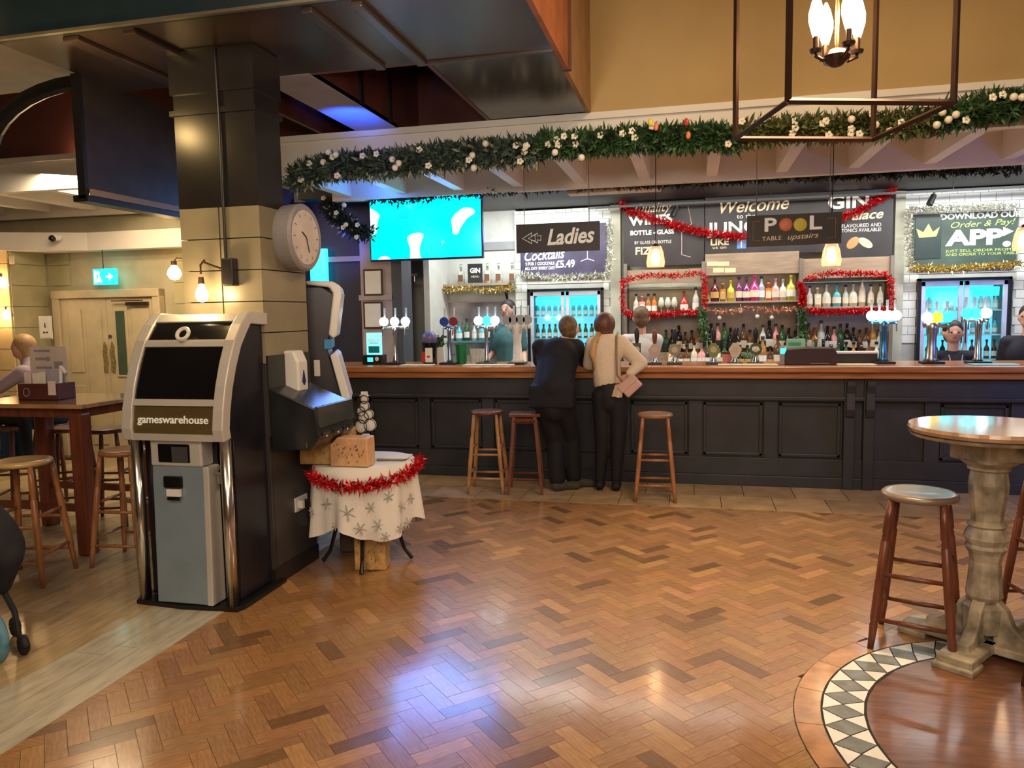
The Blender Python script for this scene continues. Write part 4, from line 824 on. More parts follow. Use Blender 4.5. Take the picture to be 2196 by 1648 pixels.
wr('GIN', 1820, 434, .2, TXW, .42, 0, 0, .006); wr('Palace', 1850, 462, .14, TXC, .4, .35, .03, .003); wr('FLAVOURED AND', 1847, 484, .055, TXW, .4); wr('TONICS AVAILABLE!', 1847, 494, .055, TXW, .4)
p = PY(1856, 521, YW) - t.location; obj('citrus_drawing', MB().ball((p.x, 0, p.z), .07, 16, (1.2, .05, .6), Matrix.Rotation(.6, 3, 'Y')), mat('citrus_pale', (.7, .68, .4), .5), t); p = PY(1829, 521, YW) - t.location; obj('citrus_drawing', MB().ball((p.x, 0, p.z), .07, 16, (1.1, .05, .7), Matrix.Rotation(-.8, 3, 'Y')), mat('citrus_orange', (.6, .27, .1), .5), t)
t, wr, w_, h_ = board_('wall_board', 'purple cocktail price board edged with silver tinsel on the tiled pier behind the Ladies sign', 1116, 1300, 482, 592, 9.22, BOARDP)
wr('Cocktails', 1165, 548, .17, TXW, .5, .35, .05, .003); wr('2 FOR 1 COCKTAILS', 1158, 566, .05, TXW, .36, 0, 0, .002); wr('ALL DAY EVERY DAY', 1158, 576, .05, TXW, .38, 0, 0, .002); wr('£5.49', 1212, 567, .12, TXW, .24, 0, .03, .004)
obj('glass_drawing', MB().tube([(.3, -.003, .05), (.3, -.003, -.12)], .005, 5).tube([(.22, -.003, -.14), (.3, -.003, -.11), (.38, -.003, -.14)], .006, 5), TXW, t)
tag(obj('tinsel', MB().slivers(gp([(1108, 590), (1200, 596), (1303, 590), (1309, 540), (1308, 480)], 9.1), .05, 1300, .04), TINS), 'silver tinsel along the lower and right edges of the cocktail board', 'tinsel')
t, wr, w_, h_ = board_('wall_board', 'green board asking to download the order and pay app, edged with gold tinsel', 1958, 2182, 456, 572, 9.22, BOARDG)
wr('DOWNLOAD OUR', 2102, 463, .08, TXW, .78, 0, .0, .003); wr('Order & Pay!', 2104, 480, .09, TXG, .62, .35, .03); wr('APP', 2090, 511, .22, TXW, .56, 0, 0, .01); wr('JUST SELL ORDER FROM IT', 2105, 537, .04, TXG, .7); wr('AND ORDER TO YOUR TABLE', 2105, 545, .04, TXG, .7)
p = PY(1990, 510, 9.22) - t.location; obj('phone_panel', MB().box(p.x - .13, p.x + .13, -.006, 0, p.z - .23, p.z + .22), mat('phone_dark', (.03, .05, .045), .4), t, .004)
obj('crown_emblem', MB().prism([(p.x - .09, p.z + .0), (p.x + .08, p.z + .01), (p.x + .11, p.z + .11), (p.x + .045, p.z + .06), (p.x, p.z + .15), (p.x - .05, p.z + .06), (p.x - .12, p.z + .1)], -.01, -.006, 'y'), TXG, t)
wr('GREENE', 1990, 521, .05, TXG, .17, 0, 0, .002); wr('KING', 1992, 531, .07, TXW, .15, 0, 0, .002)
obj('store_icon', MB().prism([(w_ - .14, .02), (w_ - .04, .07), (w_ - .14, .12)], -.004, 0, 'y').ball((w_ - .1, 0, -.06), .04, 12, (1, .1, .8)), TXW, t)
tag(obj('tinsel', MB().slivers(gp([(1952, 575), (1948, 510), (1950, 450), (2050, 447), (2180, 443)], 9.1), .05, 1500, .038), TINS), 'pale tinsel along the left and top edges of the app board', 'tinsel')
tag(obj('tinsel', MB().slivers(gp([(1950, 575), (2050, 577), (2190, 566)], 9.1), .055, 1200, .038), TING), 'gold tinsel along the lower edge of the app board', 'tinsel')
tag(obj('tinsel', MB().slivers(gp([(1330, 436), (1345, 450), (1400, 470), (1470, 490), (1530, 502), (1600, 508)], 9.05), .055, 1500, .045), TINR), 'red tinsel swag hanging across the wine and welcome boards', 'tinsel')
tag(obj('tinsel', MB().slivers(gp([(1800, 470), (1850, 448), (1890, 425), (1917, 408)], 9.05), .05, 700, .045), TINR), 'red tinsel strand rising over the gin board to the top right', 'tinsel')

# ============================================================ TELEVISION, RAIL, LAMPS UNDER THE CANOPY
a, b = PY(790, 425, 7.75), PY(1036, 553, 7.75); c = V(((a.x + b.x) / 2, 7.75, (a.z + b.z) / 2 + .01)); w_, h_ = (b.x - a.x) / 2, .35
t = thing('television', 'wall television showing a bright cyan picture, mounted under the canopy', 'television', c, .0)
obj('casing', MB().box(-w_, w_, 0, .05, -h_, h_), mat('tv_blue_black', (.005, .01, .05), .3), t, .004); obj('screen', MB().box(-w_ + .015, w_ - .015, -.004, .0, -h_ + .02, h_ - .015), TVM, t)
obj('mount', MB().box(-.15, .15, .05, .1, -.1, .5), BLACK, t)
area('television_light', (c.x + .15, 7.62, c.z), 1.1, 9, (.2, .26, 1), (.3, -1, -.5), .55).data.spread = math.radians(125)
t = thing('track_rail', 'thin black lighting rail hung under the bar ceiling', 'light rail', (0, 8.9, 2.8)); obj('rail', MB().box(-1.2, 4.2, -.012, .012, -.012, .012), BLACK, t)
for xx in (-.9, .8, 2.6, 3.9): obj('rail_hanger', MB().cone((xx, 0, .01), (xx, 0, .08), .005), BLACK, t)
for x_, lab in ((2.42, 'small black spotlight on the rail above the app board'), (-.2, 'small black spotlight on the rail above the wine board')):
    t = thing('spotlight', lab, 'spotlight', (x_, 8.9, 2.79)); obj('lamp_body', MB().cone((0, 0, -.03), (-.05, -.03, -.13), .028, .034), BLACK, t); obj('yoke', MB().cone((0, 0, .0), (0, 0, -.05), .012), BLACK, t)
t = thing('ceiling_vent_box', 'cream ceiling box with a rail at the top of the tiled pier', 'ceiling box', PY(1330, 405, 8.2)); obj('box_shell', MB().box(-.55, .42, -.1, .1, -.04, .08), mat('cream_box', (.7, .62, .48), .5), t, .01); obj('grille', MB().box(-.4, .1, -.11, -.1, -.01, .05), mat('grille_tan', (.35, .28, .2), .5), t)
for x_, y_, lab in ((1406, 551, 'glowing amber glass pendant hanging in front of the fizz board'), (1783, 547, 'glowing amber glass pendant hanging below the pool sign'), (2196, 513, 'glowing amber pendant cut by the right edge in front of the app board')):
    p = PY(x_, y_, 7.3); t = thing('pendant_lamp', lab, 'lamp', p)
    obj('shade', MB().lathe([(.052, .095), (.072, .04), (.086, -.05), (.08, -.095), (.077, -.095), (.083, -.05), (.069, .04), (.049, .09)], n=20), AMBER, t, smooth=True); obj('bulb', MB().lathe([(.001, -.07), (.035, -.055), (.045, -.015), (.03, .04), (.012, .07)], n=14), BULBH, t, smooth=True)
    obj('cap', MB().cone((0, 0, .07), (0, 0, .12), .05, .02), BRASS, t); obj('flex', MB().cone((0, 0, .12), (0, 0, 3.08 - p.z), .004, n=6), BLACK, t)
    point('pendant_light', (p.x, p.y, p.z - .12), 2.5, (1, .7, .4), .05)

# ============================================================ FRIDGES
def bottle_mesh(h=.24, r=.033, neck=.011, sh=.55, n=10):
    return MB().lathe([(.001, 0), (r, 0), (r, h * sh), (r * .8, h * (sh + .07)), (neck, h * (sh + .2)), (neck, h * .95), (neck * 1.2, h * .96), (neck * 1.2, h), (.001, h)], n=n)
def fridge(label, x0, x1, y0, Y, lab2):
    a, b = PY(x0, y0, Y), PY(x1, y0, Y); w_ = (b.x - a.x) / 2; top = a.z; t = thing('bottle_fridge', label, 'fridge', ((a.x + b.x) / 2, Y, 0)); z0 = .75
    for q in ((-w_, -w_ + .03, z0, top), (w_ - .03, w_, z0, top), (-w_, w_, top - .03, top)): obj('black_surround', MB().box(q[0], q[1], -.02, .05, q[2], q[3]), BLACK, t, .003)
    obj('base_cabinet', MB().box(-w_, w_, -.02, .45, 0, z0), mat('fridge_grey', (.25, .27, .3), .4), t, .004)
    obj('lit_back', MB().box(-w_ + .03, w_ - .03, .42, .45, z0, top - .03), SCRN, t); obj('side_panel', MB().box(-w_ + .0, -w_ + .03, .05, .45, z0, top - .03), BLACK, t); obj('side_panel', MB().box(w_ - .03, w_, .05, .45, z0, top - .03), BLACK, t); obj('top_panel', MB().box(-w_, w_, .05, .45, top - .03, top), BLACK, t)
    obj('lit_header', MB().box(-w_ + .08, w_ - .08, .1, .13, top - .2, top - .1), CYAN, t)
    al = mat('fridge_frame_silver', (.6, .62, .7), .35, .3)
    for s_ in (-1, 1):
        xa, xb = (-w_ + .035, -.01) if s_ < 0 else (.01, w_ - .035); fr = MB()
        for q in ((xa, xa + .04, z0 + .02, top - .035), (xb - .04, xb, z0 + .02, top - .035), (xa, xb, top - .085, top - .035), (xa, xb, z0 + .02, z0 + .06)): fr.box(q[0], q[1], -.01, .03, q[2], q[3])
        d = obj('door', fr, al, t, .003); obj('pane', MB().box(xa + .03, xb - .03, .005, .009, z0 + .05, top - .08), GLASS, d)
        obj('handle', MB().box(-.02 * 1 if s_ < 0 else .02, -.012 if s_ < 0 else .028, -.035, -.01, 1.2, 1.5), BLACK, d)
    bx = []
    for sh_ in range(3):
        z = 1.02 + sh_ * .27; obj('shelf', MB().box(-w_ + .04, w_ - .04, .08, .4, z - .012, z), mat('wire_white', (.7, .85, .9), .4), t)
    return t, w_, top
bshape = [bottle_mesh(), bottle_mesh(.2, .03, .014, .6), bottle_mesh(.3, .038, .013, .6), MB().lathe([(.001, 0), (.045, 0), (.048, .1), (.04, .15), (.014, .18), (.013, .235), (.016, .236), (.016, .26), (.001, .26)], n=12), MB().box(-.035, .035, -.03, .03, 0, .15).lathe([(.014, .15), (.013, .2), (.017, .2), (.017, .225), (.001, .225)], n=8)]
BC = {'maroon': (.12, .01, .02), 'red': (.6, .04, .03), 'yellow': (.8, .62, .02), 'purple': (.2, .04, .16), 'magenta': (.65, .03, .25), 'grey-blue': (.35, .42, .55), 'orange': (.85, .2, .03), 'pink': (.8, .35, .33), 'clear': (.62, .66, .58), 'olive': (.6, .55, .05), 'blue': (.1, .55, .65), 'green': (.03, .12, .04), 'dark': (.012, .012, .01), 'amber': (.45, .2, .05), 'cream': (.75, .68, .5), 'brown': (.12, .05, .02)}
def bmat(c): return mat(c + '_bottle', BC[c], .12, amt=.05, coat=.3)
SH = [m.mesh('bottle_shape', BLACK, True) for m in bshape]; CACHE = {}
HTS = [.24, .2, .3, .26, .225]
def shp(k, c):
    if (k, c) not in CACHE: q = SH[k].copy(); q.materials.clear(); q.materials.append(bmat(c)); CACHE[(k, c)] = q
    return CACHE[(k, c)]
LBL = {}
def bottle(c, k, loc, label, s=1, parent=None, lab='cream_paper_label', group=None, parts=True):
    o = obj('glass_bottle', shp(k, c), None, None, loc=loc); o.scale = (s, s, s); tag(o, label, 'bottle', group)
    if parts:
        r = (.034, .031, .039, .049, .036)[k]; h = HTS[k]
        if (k, lab) not in LBL:
            m = MB().lathe([(r, h * .15), (r + .001, h * .15), (r + .001, h * .42), (r, h * .42)], n=10) if k < 4 else MB().box(-.03, .03, -.032, -.03, .03, .11)
            LBL[(k, lab)] = m.mesh('paper_label', mat(lab, {'cream_paper_label': (.75, .68, .52), 'white_paper_label': (.85, .85, .8), 'dark_paper_label': (.03, .03, .03), 'brown_paper_label': (.2, .08, .04), 'gold_paper_label': (.6, .4, .12)}[lab], .6))
            if (k, 'cap') not in LBL: LBL[(k, 'cap')] = MB().cone((0, 0, h * .93), (0, 0, h * 1.03), .0165, n=8).mesh('bottle_cap', BLACK)
        q = bpy.data.objects.new('paper_label', LBL[(k, lab)]); C.objects.link(q); q.parent = o
        q = bpy.data.objects.new('bottle_cap', LBL[(k, 'cap')]); C.objects.link(q); q.parent = o
    return o
for (lb, x0, x1, y0, word) in (('black-framed glass bottle fridge glowing blue behind the man and the woman', 1131, 1294, 621, 'left fridge'), ('black-framed glass bottle fridge glowing blue behind the bartender at the right', 1969, 2170, 598, 'right fridge')):
    t, w_, top = fridge(lb, x0, x1, y0, 9.24, word)
    for s_ in range(3):
        n = 11
        for i in range(n):
            xx = -w_ + .09 + (2 * w_ - .18) * i / (n - 1); k = (0, 1, 1)[s_]
            cl_ = ('dark', 'green', 'blue')[s_] if word == 'left fridge' else ('dark', 'blue', 'clear')[s_]
            bottle(cl_, k, (t.location.x + xx, 9.24 + .16, 1.02 + s_ * .27), '%s bottle, %s on the %s shelf of the %s' % (cl_, ordn(i, n), ('bottom', 'middle', 'top')[s_], word), .85, group='%s bottles, shelf %s' % (word, ('bottom', 'middle', 'top')[s_]), lab='white_paper_label')

# ============================================================ BACK BAR SHELVING AND BOTTLES
xs = [PY(x, 620, 9.12).x for x in (1342, 1508, 1716, 1910)]
t = thing('back_bar_shelving', 'grey wooden back bar shelving in three bays holding rows of bottles', 'shelving', ((xs[0] + xs[3]) / 2, 9.12, 0)); cx0 = t.location.x
for x_ in xs: obj('upright', MB().box(x_ - cx0 - .02, x_ - cx0 + .02, -.06, .22, 0, 2.16), mat('grey_upright', (.2, .17, .14), .5), t, .003)
for i, (yt, yb, ys) in enumerate(((576, 606, 672), (546, 592, 648), (563, 604, 663))):
    a, b = xs[i] - cx0 + .02, xs[i + 1] - cx0 - .02; zt, zbb, zs = PY(1500, yt, 9.1).z, PY(1500, yb, 9.1).z, PY(1500, ys, 9.0).z
    obj('header_board', MB().box(a, b, -.03, -.01, zbb, zt), SHELFW, t, .003); obj('shelf', MB().box(a, b, -.14, .2, zs - .022, zs), SHELFW, t, .003); obj('back_panel', MB().box(a, b, .2, .22, 0, zt), mat('lit_back_panel', (.7, .66, .5), .5), t)
    if i != 1: obj('glass_shelf', MB().box(a, b, -.1, .18, zbb - .05, zbb - .04), mat('green_glass_edge', (.2, .3, .25), .1), t)
    if i == 1:
        for (px_, py_) in ((1528, 566), (1552, 566), (1541, 580), (1566, 580)): p = PY(px_, py_, 9.08); obj('price_card', MB().box(p.x - cx0 - .06, p.x - cx0 + .06, -.034, -.03, p.z - .025, p.z + .025), mat('cream_card', (.85, .68, .4), .5), t)
wx0, wx1 = xs[0] - cx0, xs[3] - cx0
obj('lower_back', MB().box(wx0, wx1, .19, .2, .9, 1.62), mat('mauve_back', (.38, .31, .28), .4), t); obj('work_counter', MB().box(wx0, wx1, -.45, .2, .9, .95), STEEL, t, .004); obj('riser', MB().box(wx0, wx1, -.02, .18, .95, 1.12), SHELFW, t, .003); obj('counter_base', MB().box(wx0, wx1, -.4, .19, 0, .9), BARP, t)
mid = [(1513, 'red', 0), (1533, 'maroon', 3), (1550, 'amber', 4), (1567, 'yellow', 3), (1585, 'purple', 0), (1601, 'purple', 3), (1618, 'magenta', 3), (1633, 'grey-blue', 0), (1648, 'orange', 4), (1663, 'pink', 3), (1679, 'clear', 3), (1696, 'olive', 3)]
zs = PY(1500, 648, 9.0).z
for i, (x_, c_, k) in enumerate(mid): bottle(c_, k, (PY(x_, 645, 9.02).x, 9.04, zs), '%s spirit bottle, %s of the twelve on the middle shelf' % (c_, ordn(i, 12)), random.uniform(.9, 1.12), lab=random.choice(('white_paper_label', 'cream_paper_label', 'gold_paper_label')))
lft = [(1364, 'clear', 0), (1377, 'pink', 4), (1390, 'amber', 0), (1403, 'orange', 0), (1467, 'red', 3), (1492, 'clear', 2)]
zs = PY(1500, 672, 9.0).z
for i, (x_, c_, k) in enumerate(lft): bottle(c_, k, (PY(x_, 665, 9.02).x, 9.05, zs), '%s bottle, %s of six in the tinsel-framed left shelf bay' % (c_, ordn(i, 6)), .95, lab='white_paper_label')
rgt = [(1737, 'clear', 0), (1754, 'cream', 4), (1773, 'clear', 3), (1795, 'blue', 3), (1814, 'clear', 0), (1830, 'clear', 3), (1849, 'cream', 2), (1868, 'cream', 0), (1888, 'clear', 0)]
zs = PY(1500, 663, 9.0).z
for i, (x_, c_, k) in enumerate(rgt): bottle(c_, k, (PY(x_, 660, 9.02).x, 9.05, zs), '%s bottle, %s of nine in the tinsel-framed right bay' % (c_, ordn(i, 9)), .95, lab='cream_paper_label')
wine = MB().lathe([(.001, .12), (.018, .12), (.034, .07), (.038, .04), (.03, .012), (.004, 0), (.004, -.06), (.03, -.066), (.03, -.07), (.001, -.07)], n=12).mesh('wine_glass', mat('wine_glass_clear', (.55, .6, .5), .1, amt=.02), True)
for i, x_ in enumerate((1418, 1432, 1446)):
    o = obj('wine_glass', wine, None, None, loc=(PY(x_, 660, 9.02).x, 9.03, PY(1500, 672, 9.0).z + .07)); tag(o, 'stemmed glass, %s of three among the bottles of the left shelf bay' % ('left', 'middle', 'right')[i], 'glass')
cyc = ['green', 'dark', 'amber', 'green', 'brown', 'dark', 'pink', 'green', 'clear', 'brown', 'dark', 'cream']
n = 34
for i in range(n):
    x_ = 1428 + (1885 - 1428) * i / (n - 1); c_ = cyc[(i * 5 + i // 3) % 12]; wd_s = 'left' if i < n // 2 else 'right'; j = i if i < n // 2 else n - 1 - i
    bottle(c_, random.choice((2, 2, 0, 3)), (PY(x_, 740, 9.18).x, 9.18, 1.121), '%s bottle on the back riser, %s from its %s end' % (c_, ORD[j], wd_s), random.uniform(.95, 1.15), lab=random.choice(('white_paper_label', 'cream_paper_label', 'dark_paper_label')))
n = 28
for i in range(n):
    x_ = 1440 + (1880 - 1440) * i / (n - 1); c_ = cyc[(i * 7 + 2) % 12]; wd_s = 'left' if i < n // 2 else 'right'; j = i if i < n // 2 else n - 1 - i
    bottle(c_, random.choice((0, 3, 2, 4)), (PY(x_, 760, 8.88).x, 8.9, .951), '%s bottle on the lower back counter, %s from its %s end' % (c_, ORD[j], wd_s), random.uniform(.95, 1.2), lab=random.choice(('white_paper_label', 'cream_paper_label', 'gold_paper_label')))
for pts, lb, m_ in (([(1338, 668), (1335, 640), (1336, 605), (1350, 598), (1400, 590), (1450, 592), (1500, 585), (1512, 600), (1512, 640), (1508, 662)], 'red tinsel arching round the left shelf bay', TINR), ([(1338, 672), (1370, 678), (1420, 676), (1460, 670), (1506, 672)], 'red tinsel along the bottom of the left shelf bay', TINR),
                    ([(1716, 610), (1722, 632), (1720, 655)], 'short red tinsel hanging between the middle and right shelf bays', TINR), ([(1730, 598), (1780, 586), (1840, 588), (1895, 588), (1912, 600), (1912, 640), (1914, 662)], 'red tinsel arching round the right shelf bay', TINR), ([(1730, 666), (1790, 670), (1850, 668), (1906, 665)], 'red tinsel along the bottom of the right shelf bay', TINR),
                    ([(1512, 664), (1560, 668), (1610, 660), (1660, 666), (1716, 662)], 'thin copper tinsel under the middle shelf', TINC)):
    tag(obj('tinsel', MB().slivers(gp(pts, 8.92), .045 if m_ == TINR else .035, 1100 if m_ == TINR else 380, .036), m_), lb, 'tinsel')
tag(obj('ivy_strand', MB().slivers(gp([(1505, 662), (1508, 700), (1512, 740)], 8.9), .06, 350, .05, 1.6), LEAFG), 'green leaf strand hanging below the left bay post', 'garland'); tag(obj('ivy_strand', MB().slivers(gp([(1718, 665), (1720, 700), (1722, 735)], 8.9), .06, 350, .05, 1.6), LEAFG), 'green leaf strand hanging below the right bay post', 'garland')
for x_, y_, q_ in ((1543, 682, 'leftmost'), (1588, 668, 'second from the left'), (1624, 679, 'second from the right'), (1655, 681, 'rightmost')): tag(obj('hanging_bauble', MB().ball((0, 0, 0), .024, 12).cone((0, 0, .02), (0, 0, .08), .002, n=4), BAUB, None, smooth=True, loc=PY(x_, y_, 8.95)), 'pale bauble hanging under the middle shelf, %s of four' % q_, 'bauble')
# recess with the gin shelf
t = thing('wall_shelf', 'pale wall shelf with gin bottles in the recess right of the television', 'shelf', (PY(1022, 610, 9.2).x, 9.2, PY(1022, 609, 9.2).z)); obj('shelf_board', MB().box(-.48, .42, -.1, .13, -.03, 0), SHELFW, t, .003)
for s_ in (-.42, .36): obj('bracket', MB().prism([(-.08, -.03), (.13, -.03), (.13, -.2)], s_ - .012, s_ + .012, 'x'), BLACK, t)
zs = t.location.z
for i, x_ in enumerate((988, 1045, 1069, 1098)): bottle('clear', 4, (PY(x_, 600, 9.2).x, 9.22, zs), 'clear gin bottle with a brown label, %s on the gin shelf' % ordn(i, 4), 1.05, lab='brown_paper_label')
t, wr, w_, h_ = board_('shelf_sign', 'small black arched gin sign standing on the gin shelf', 1003, 1034, 566, 607, 9.12, BOARD); wr('GIN', 1019, 581, .08, TXW, .13, 0, 0, .003); wr('MENU', 1019, 594, .035, TXC, .1)
tag(obj('tinsel', MB().slivers(gp([(940, 622), (1000, 620), (1050, 624), (1104, 616)], 9.08), .05, 800, .036), TING), 'gold tinsel along the front of the gin shelf', 'tinsel')
tag(obj('tinsel', MB().slivers(gp([(935, 615), (925, 650), (932, 690)], 9.15), .07, 450, .05), mat('olive_tinsel', (.35, .33, .06), .4, .3, amt=.5)), 'olive green garland strand hanging left of the gin shelf', 'garland')
t = thing('back_mirror', 'grey mirror panel with glassware on the recess wall below the gin shelf', 'mirror', (PY(1030, 700, 9.3).x, 9.3, PY(1030, 700, 9.3).z)); obj('mirror_glass', MB().box(-.42, .38, 0, .02, -.35, .3), mat('dull_mirror', (.35, .3, .3), .18, .5, amt=.4, scale=5), t); obj('mirror_ledge', MB().box(-.42, .38, -.12, 0, -.2, -.18), mat('teal_ledge', (.1, .28, .3), .3), t)
cs_ = ['pink', 'blue', 'green', 'clear', 'blue', 'maroon', 'green', 'grey-blue']
for i, c_ in enumerate(cs_): bottle(c_, (0, 3, 2)[i % 3], (t.location.x - .36 + i * .1, 9.23, t.location.z - .18), '%s bottle, %s of eight on the mirror ledge' % (c_, ordn(i, 8)), .9, lab='white_paper_label')
for y0, y1, q_ in ((578, 634, 'upper'), (648, 705, 'lower')):
    a, b = PY(778, y0, 7.99), PY(821, y1, 7.99); t = thing('picture_frame', 'dark framed white notice on the mauve pillar, %s of the two' % q_, 'picture', ((a.x + b.x) / 2, 7.995, (a.z + b.z) / 2)); w_, h_ = (b.x - a.x) / 2, (a.z - b.z) / 2
    obj('frame', MB().box(-w_, w_, 0, .015, -h_, h_), mat('brown_frame', (.06, .03, .02), .4), t, .003); obj('notice_sheet', MB().box(-w_ + .02, w_ - .02, -.003, 0, -h_ + .02, h_ - .02), PAPER, t)
t = thing('wall_hook', 'small grey wall bracket on the white return right of the dark post', 'bracket', PY(885, 590, 8.58)); obj('plate', MB().prism([(-.05, .02), (.07, .01), (.05, -.02), (-.03, -.01)], -.02, .01, 'y'), STEEL, t); obj('rod', MB().tube([(.02, 0, 0), (.02, 0, -.08), (-.06, .0, -.08)], .005, 5), STEEL, t)

# ============================================================ THINGS ON THE COUNTER
ZT = 1.1005
def cp(x, Y=7.45): return V((PY(x, 770, Y).x, Y, ZT))
def font(label, x, badges, yb, col=STEEL, r=.035, Y=7.42, handles=True, tbar=False):
    p = cp(x, Y); t = thing('beer_font', label, 'beer font', p); zb = PY(x, yb, Y).z - ZT
    obj('drip_base', MB().box(-.09, .09, -.09, .06, 0, .02), BLACK, t, .005); obj('column', MB().lathe([(r * 1.5, .02), (r, .05), (r * .8, zb * .5), (r, zb - .1), (r * 1.2, zb - .05), (.001, zb - .04)], n=16), col, t, smooth=True)
    bxs = [(PY(b[0], yb, Y).x - p.x, b[1]) for b in badges]; xa, xb = min(b[0] for b in bxs), max(b[0] for b in bxs)
    obj('cross_bar', MB().tube([(xa - .02, 0, zb - .06), (xb + .02, 0, zb - .06)], .03 if tbar else .018, 12), col, t, smooth=True)
    for bx_, m_ in bxs:
        obj('badge', MB().cone((bx_, -.045, zb), (bx_, -.025, zb), .046, n=20), m_, t); obj('tap_handle', MB().cone((bx_, -.01, zb + .03), (bx_, -.01, zb + .14), .008, .012), mat('clear_handle', (.6, .7, .75), .15), t); obj('spout', MB().tube([(bx_, -.03, zb - .06), (bx_, -.07, zb - .07), (bx_, -.075, zb - .14)], .007, 6), CHROME, t)
    return t
W_ = BADGE; GB = mat('grey_badge', (.4, .42, .45), .3, .3)
font('slim chrome beer font with three glowing white badges at the left end of the bar', 848, [(826, W_), (849, W_), (872, W_)], 690, CHROME, .022)
font('blue-topped chrome beer font left of the green tub', 965, [(955, mat('blue_badge_b', (.03, .08, .4), .3)), (975, mat('red_badge', (.25, .04, .05), .3))], 690, mat('blue_chrome', (.3, .4, .6), .2, .9), .022)
font('chrome beer font with three glowing badges right of the green tub', 1044, [(1028, W_), (1046, CYAN), (1063, W_)], 688, CHROME, .022)
font('broad white T-shaped beer font with four grey badges left of the man in navy', 1110, [(1089, GB), (1103, GB), (1118, GB), (1133, GB)], 686, mat('white_column', (.75, .74, .72), .3), .05, tbar=True)
font('tall beer font crowned with four merging white glowing badges beside the white pier', 1893, [(1868, W_), (1885, W_), (1902, W_), (1919, W_)], 677, mat('dark_blue_chrome', (.08, .25, .45), .2, .7), .035)
font('thick steel T-bar beer font with white, yellow and cyan badges left of the bartender', 1997, [(1986, W_), (2007, BADGEY), (2030, CYAN)], 681, STEEL, .045, tbar=True)
font('twisted chrome beer font with cyan and white badges in front of the bartender', 2096, [(2071, CYAN), (2090, CYAN), (2111, W_)], 672, CHROME, .03)
def pump(x, label, clip, shape='round', hm=BLACK, hy=705):
    p = cp(x, 7.4); t = thing('hand_pump', label, 'hand pump', p); zt = PY(x, hy, 7.4).z - ZT
    obj('pump_base', MB().lathe([(.04, 0), (.035, .03), (.02, .06), (.012, .1), (.012, zt * .5), (.001, zt * .5)], n=14), CHROME, t, smooth=True); obj('handle', MB().lathe([(.01, zt * .48), (.016, zt * .6), (.024, zt * .78), (.022, zt * .9), (.012, zt * .98), (.001, zt)], n=12), hm, t, smooth=True)
    z_ = zt * .4
    if shape == 'round': m = MB().cone((0, -.04, z_), (0, -.03, z_), .058, n=20)
    elif shape == 'oct': m = MB().cone((0, -.04, z_), (0, -.03, z_), .058, n=8)
    elif shape == 'tri': m = MB().prism([(-.06, z_), (-.03, z_ - .07), (.03, z_ - .07), (.06, z_), (.02, z_ + .06), (-.02, z_ + .06)], -.04, -.03, 'y')
    else: m = MB().box(-.04, .04, -.04, -.03, z_ - .06, z_ + .06)
    c = obj('pump_clip', m, clip, t); obj('clip_print', MB().cone((0, -.043, z_), (0, -.04, z_), .03, n=12), mat('clip_print', (.5, .45, .35), .5), c)
    obj('drip_tray', MB().box(-.07, .07, -.1, .02, 0, .015), BLACK, t, .003); return t
mk = lambda n_, c_: mat(n_, c_, .4)
pump(1366, 'black-handled hand pump right beside the woman, with a dark plain clip', mk('clip_dark', (.05, .05, .06)), 'sq', hy=702)
pump(1404, 'brown-handled hand pump with a pointed pink-grey clip', mk('clip_pink', (.5, .36, .34)), 'tri', mat('brown_handle', (.16, .05, .03), .3), hy=706); pump(1447, 'hand pump with a round olive clip showing a dark figure', mk('clip_olive', (.25, .25, .18)), 'round', hy=704)
pump(1530, 'hand pump with a green triangular clip', mk('clip_green', (.2, .24, .06)), 'tri', hy=703); pump(1576, 'hand pump with a cream winged clip', mk('clip_cream', (.6, .5, .38)), 'tri', hy=702); pump(1620, 'hand pump with a dark green round ale clip', mk('clip_deep', (.05, .08, .05)), 'oct', hy=700)
wr_ = text('IPA', .05, TXW, None, (cp(1620, 7.4).x, 7.3545, ZT + (PY(1620, 700, 7.4).z - ZT) * .4)); tag(wr_, 'white ale lettering on the dark green round clip', 'lettering')
t = thing('post_mix_dispenser', 'squat purple-topped black dispenser with white and red front on the bar', 'dispenser', cp(922, 7.45)); obj('body', MB().lathe([(.07, 0), (.075, .16), (.08, .22), (.07, .29), (.04, .33), (.001, .34)], n=20), BLKG, t, smooth=True); obj('top_cap', MB().lathe([(.081, .22), (.073, .292), (.042, .334), (.001, .345), (.001, .33), (.07, .22)], n=20), mat('purple_cap', (.16, .13, .3), .35), t, smooth=True); obj('front_label', MB().box(-.02, .055, -.085, -.07, .02, .17), WHT, t, .003); obj('red_stripe', MB().box(-.06, -.022, -.082, -.068, .02, .13).box(0, .03, -.09, -.084, .07, .09), REDP, t, .002)
t = thing('menu_light_box', 'glowing cyan drinks poster on a black counter-top box at the left end of the bar', 'display', cp(803, 7.4)); obj('lit_poster', MB().box(-.085, .085, 0, .015, .1, .33), mat('pale_cyan_lit', (.4, .9, .95), .3, emit=.9, ecol=(120, 225, 240)), t, .002); obj('drawn_glasses', MB().box(-.06, .06, -.006, 0, .12, .19).box(-.05, .05, -.006, 0, .22, .225), mat('teal_print', (0, .3, .36), .4), t); obj('machine_base', MB().box(-.11, .11, -.06, .07, 0, .1), BLACK, t, .006); obj('small_screen', MB().box(-.05, .01, -.064, -.06, .03, .075), CYAN, t); obj('round_sticker', MB().cone((.055, -.066, .06), (.055, -.06, .06), .022), PAPER, t)
text('ADDO', .045, TXW, t, (0, -.004, .25), fit=.13, bold=.001)
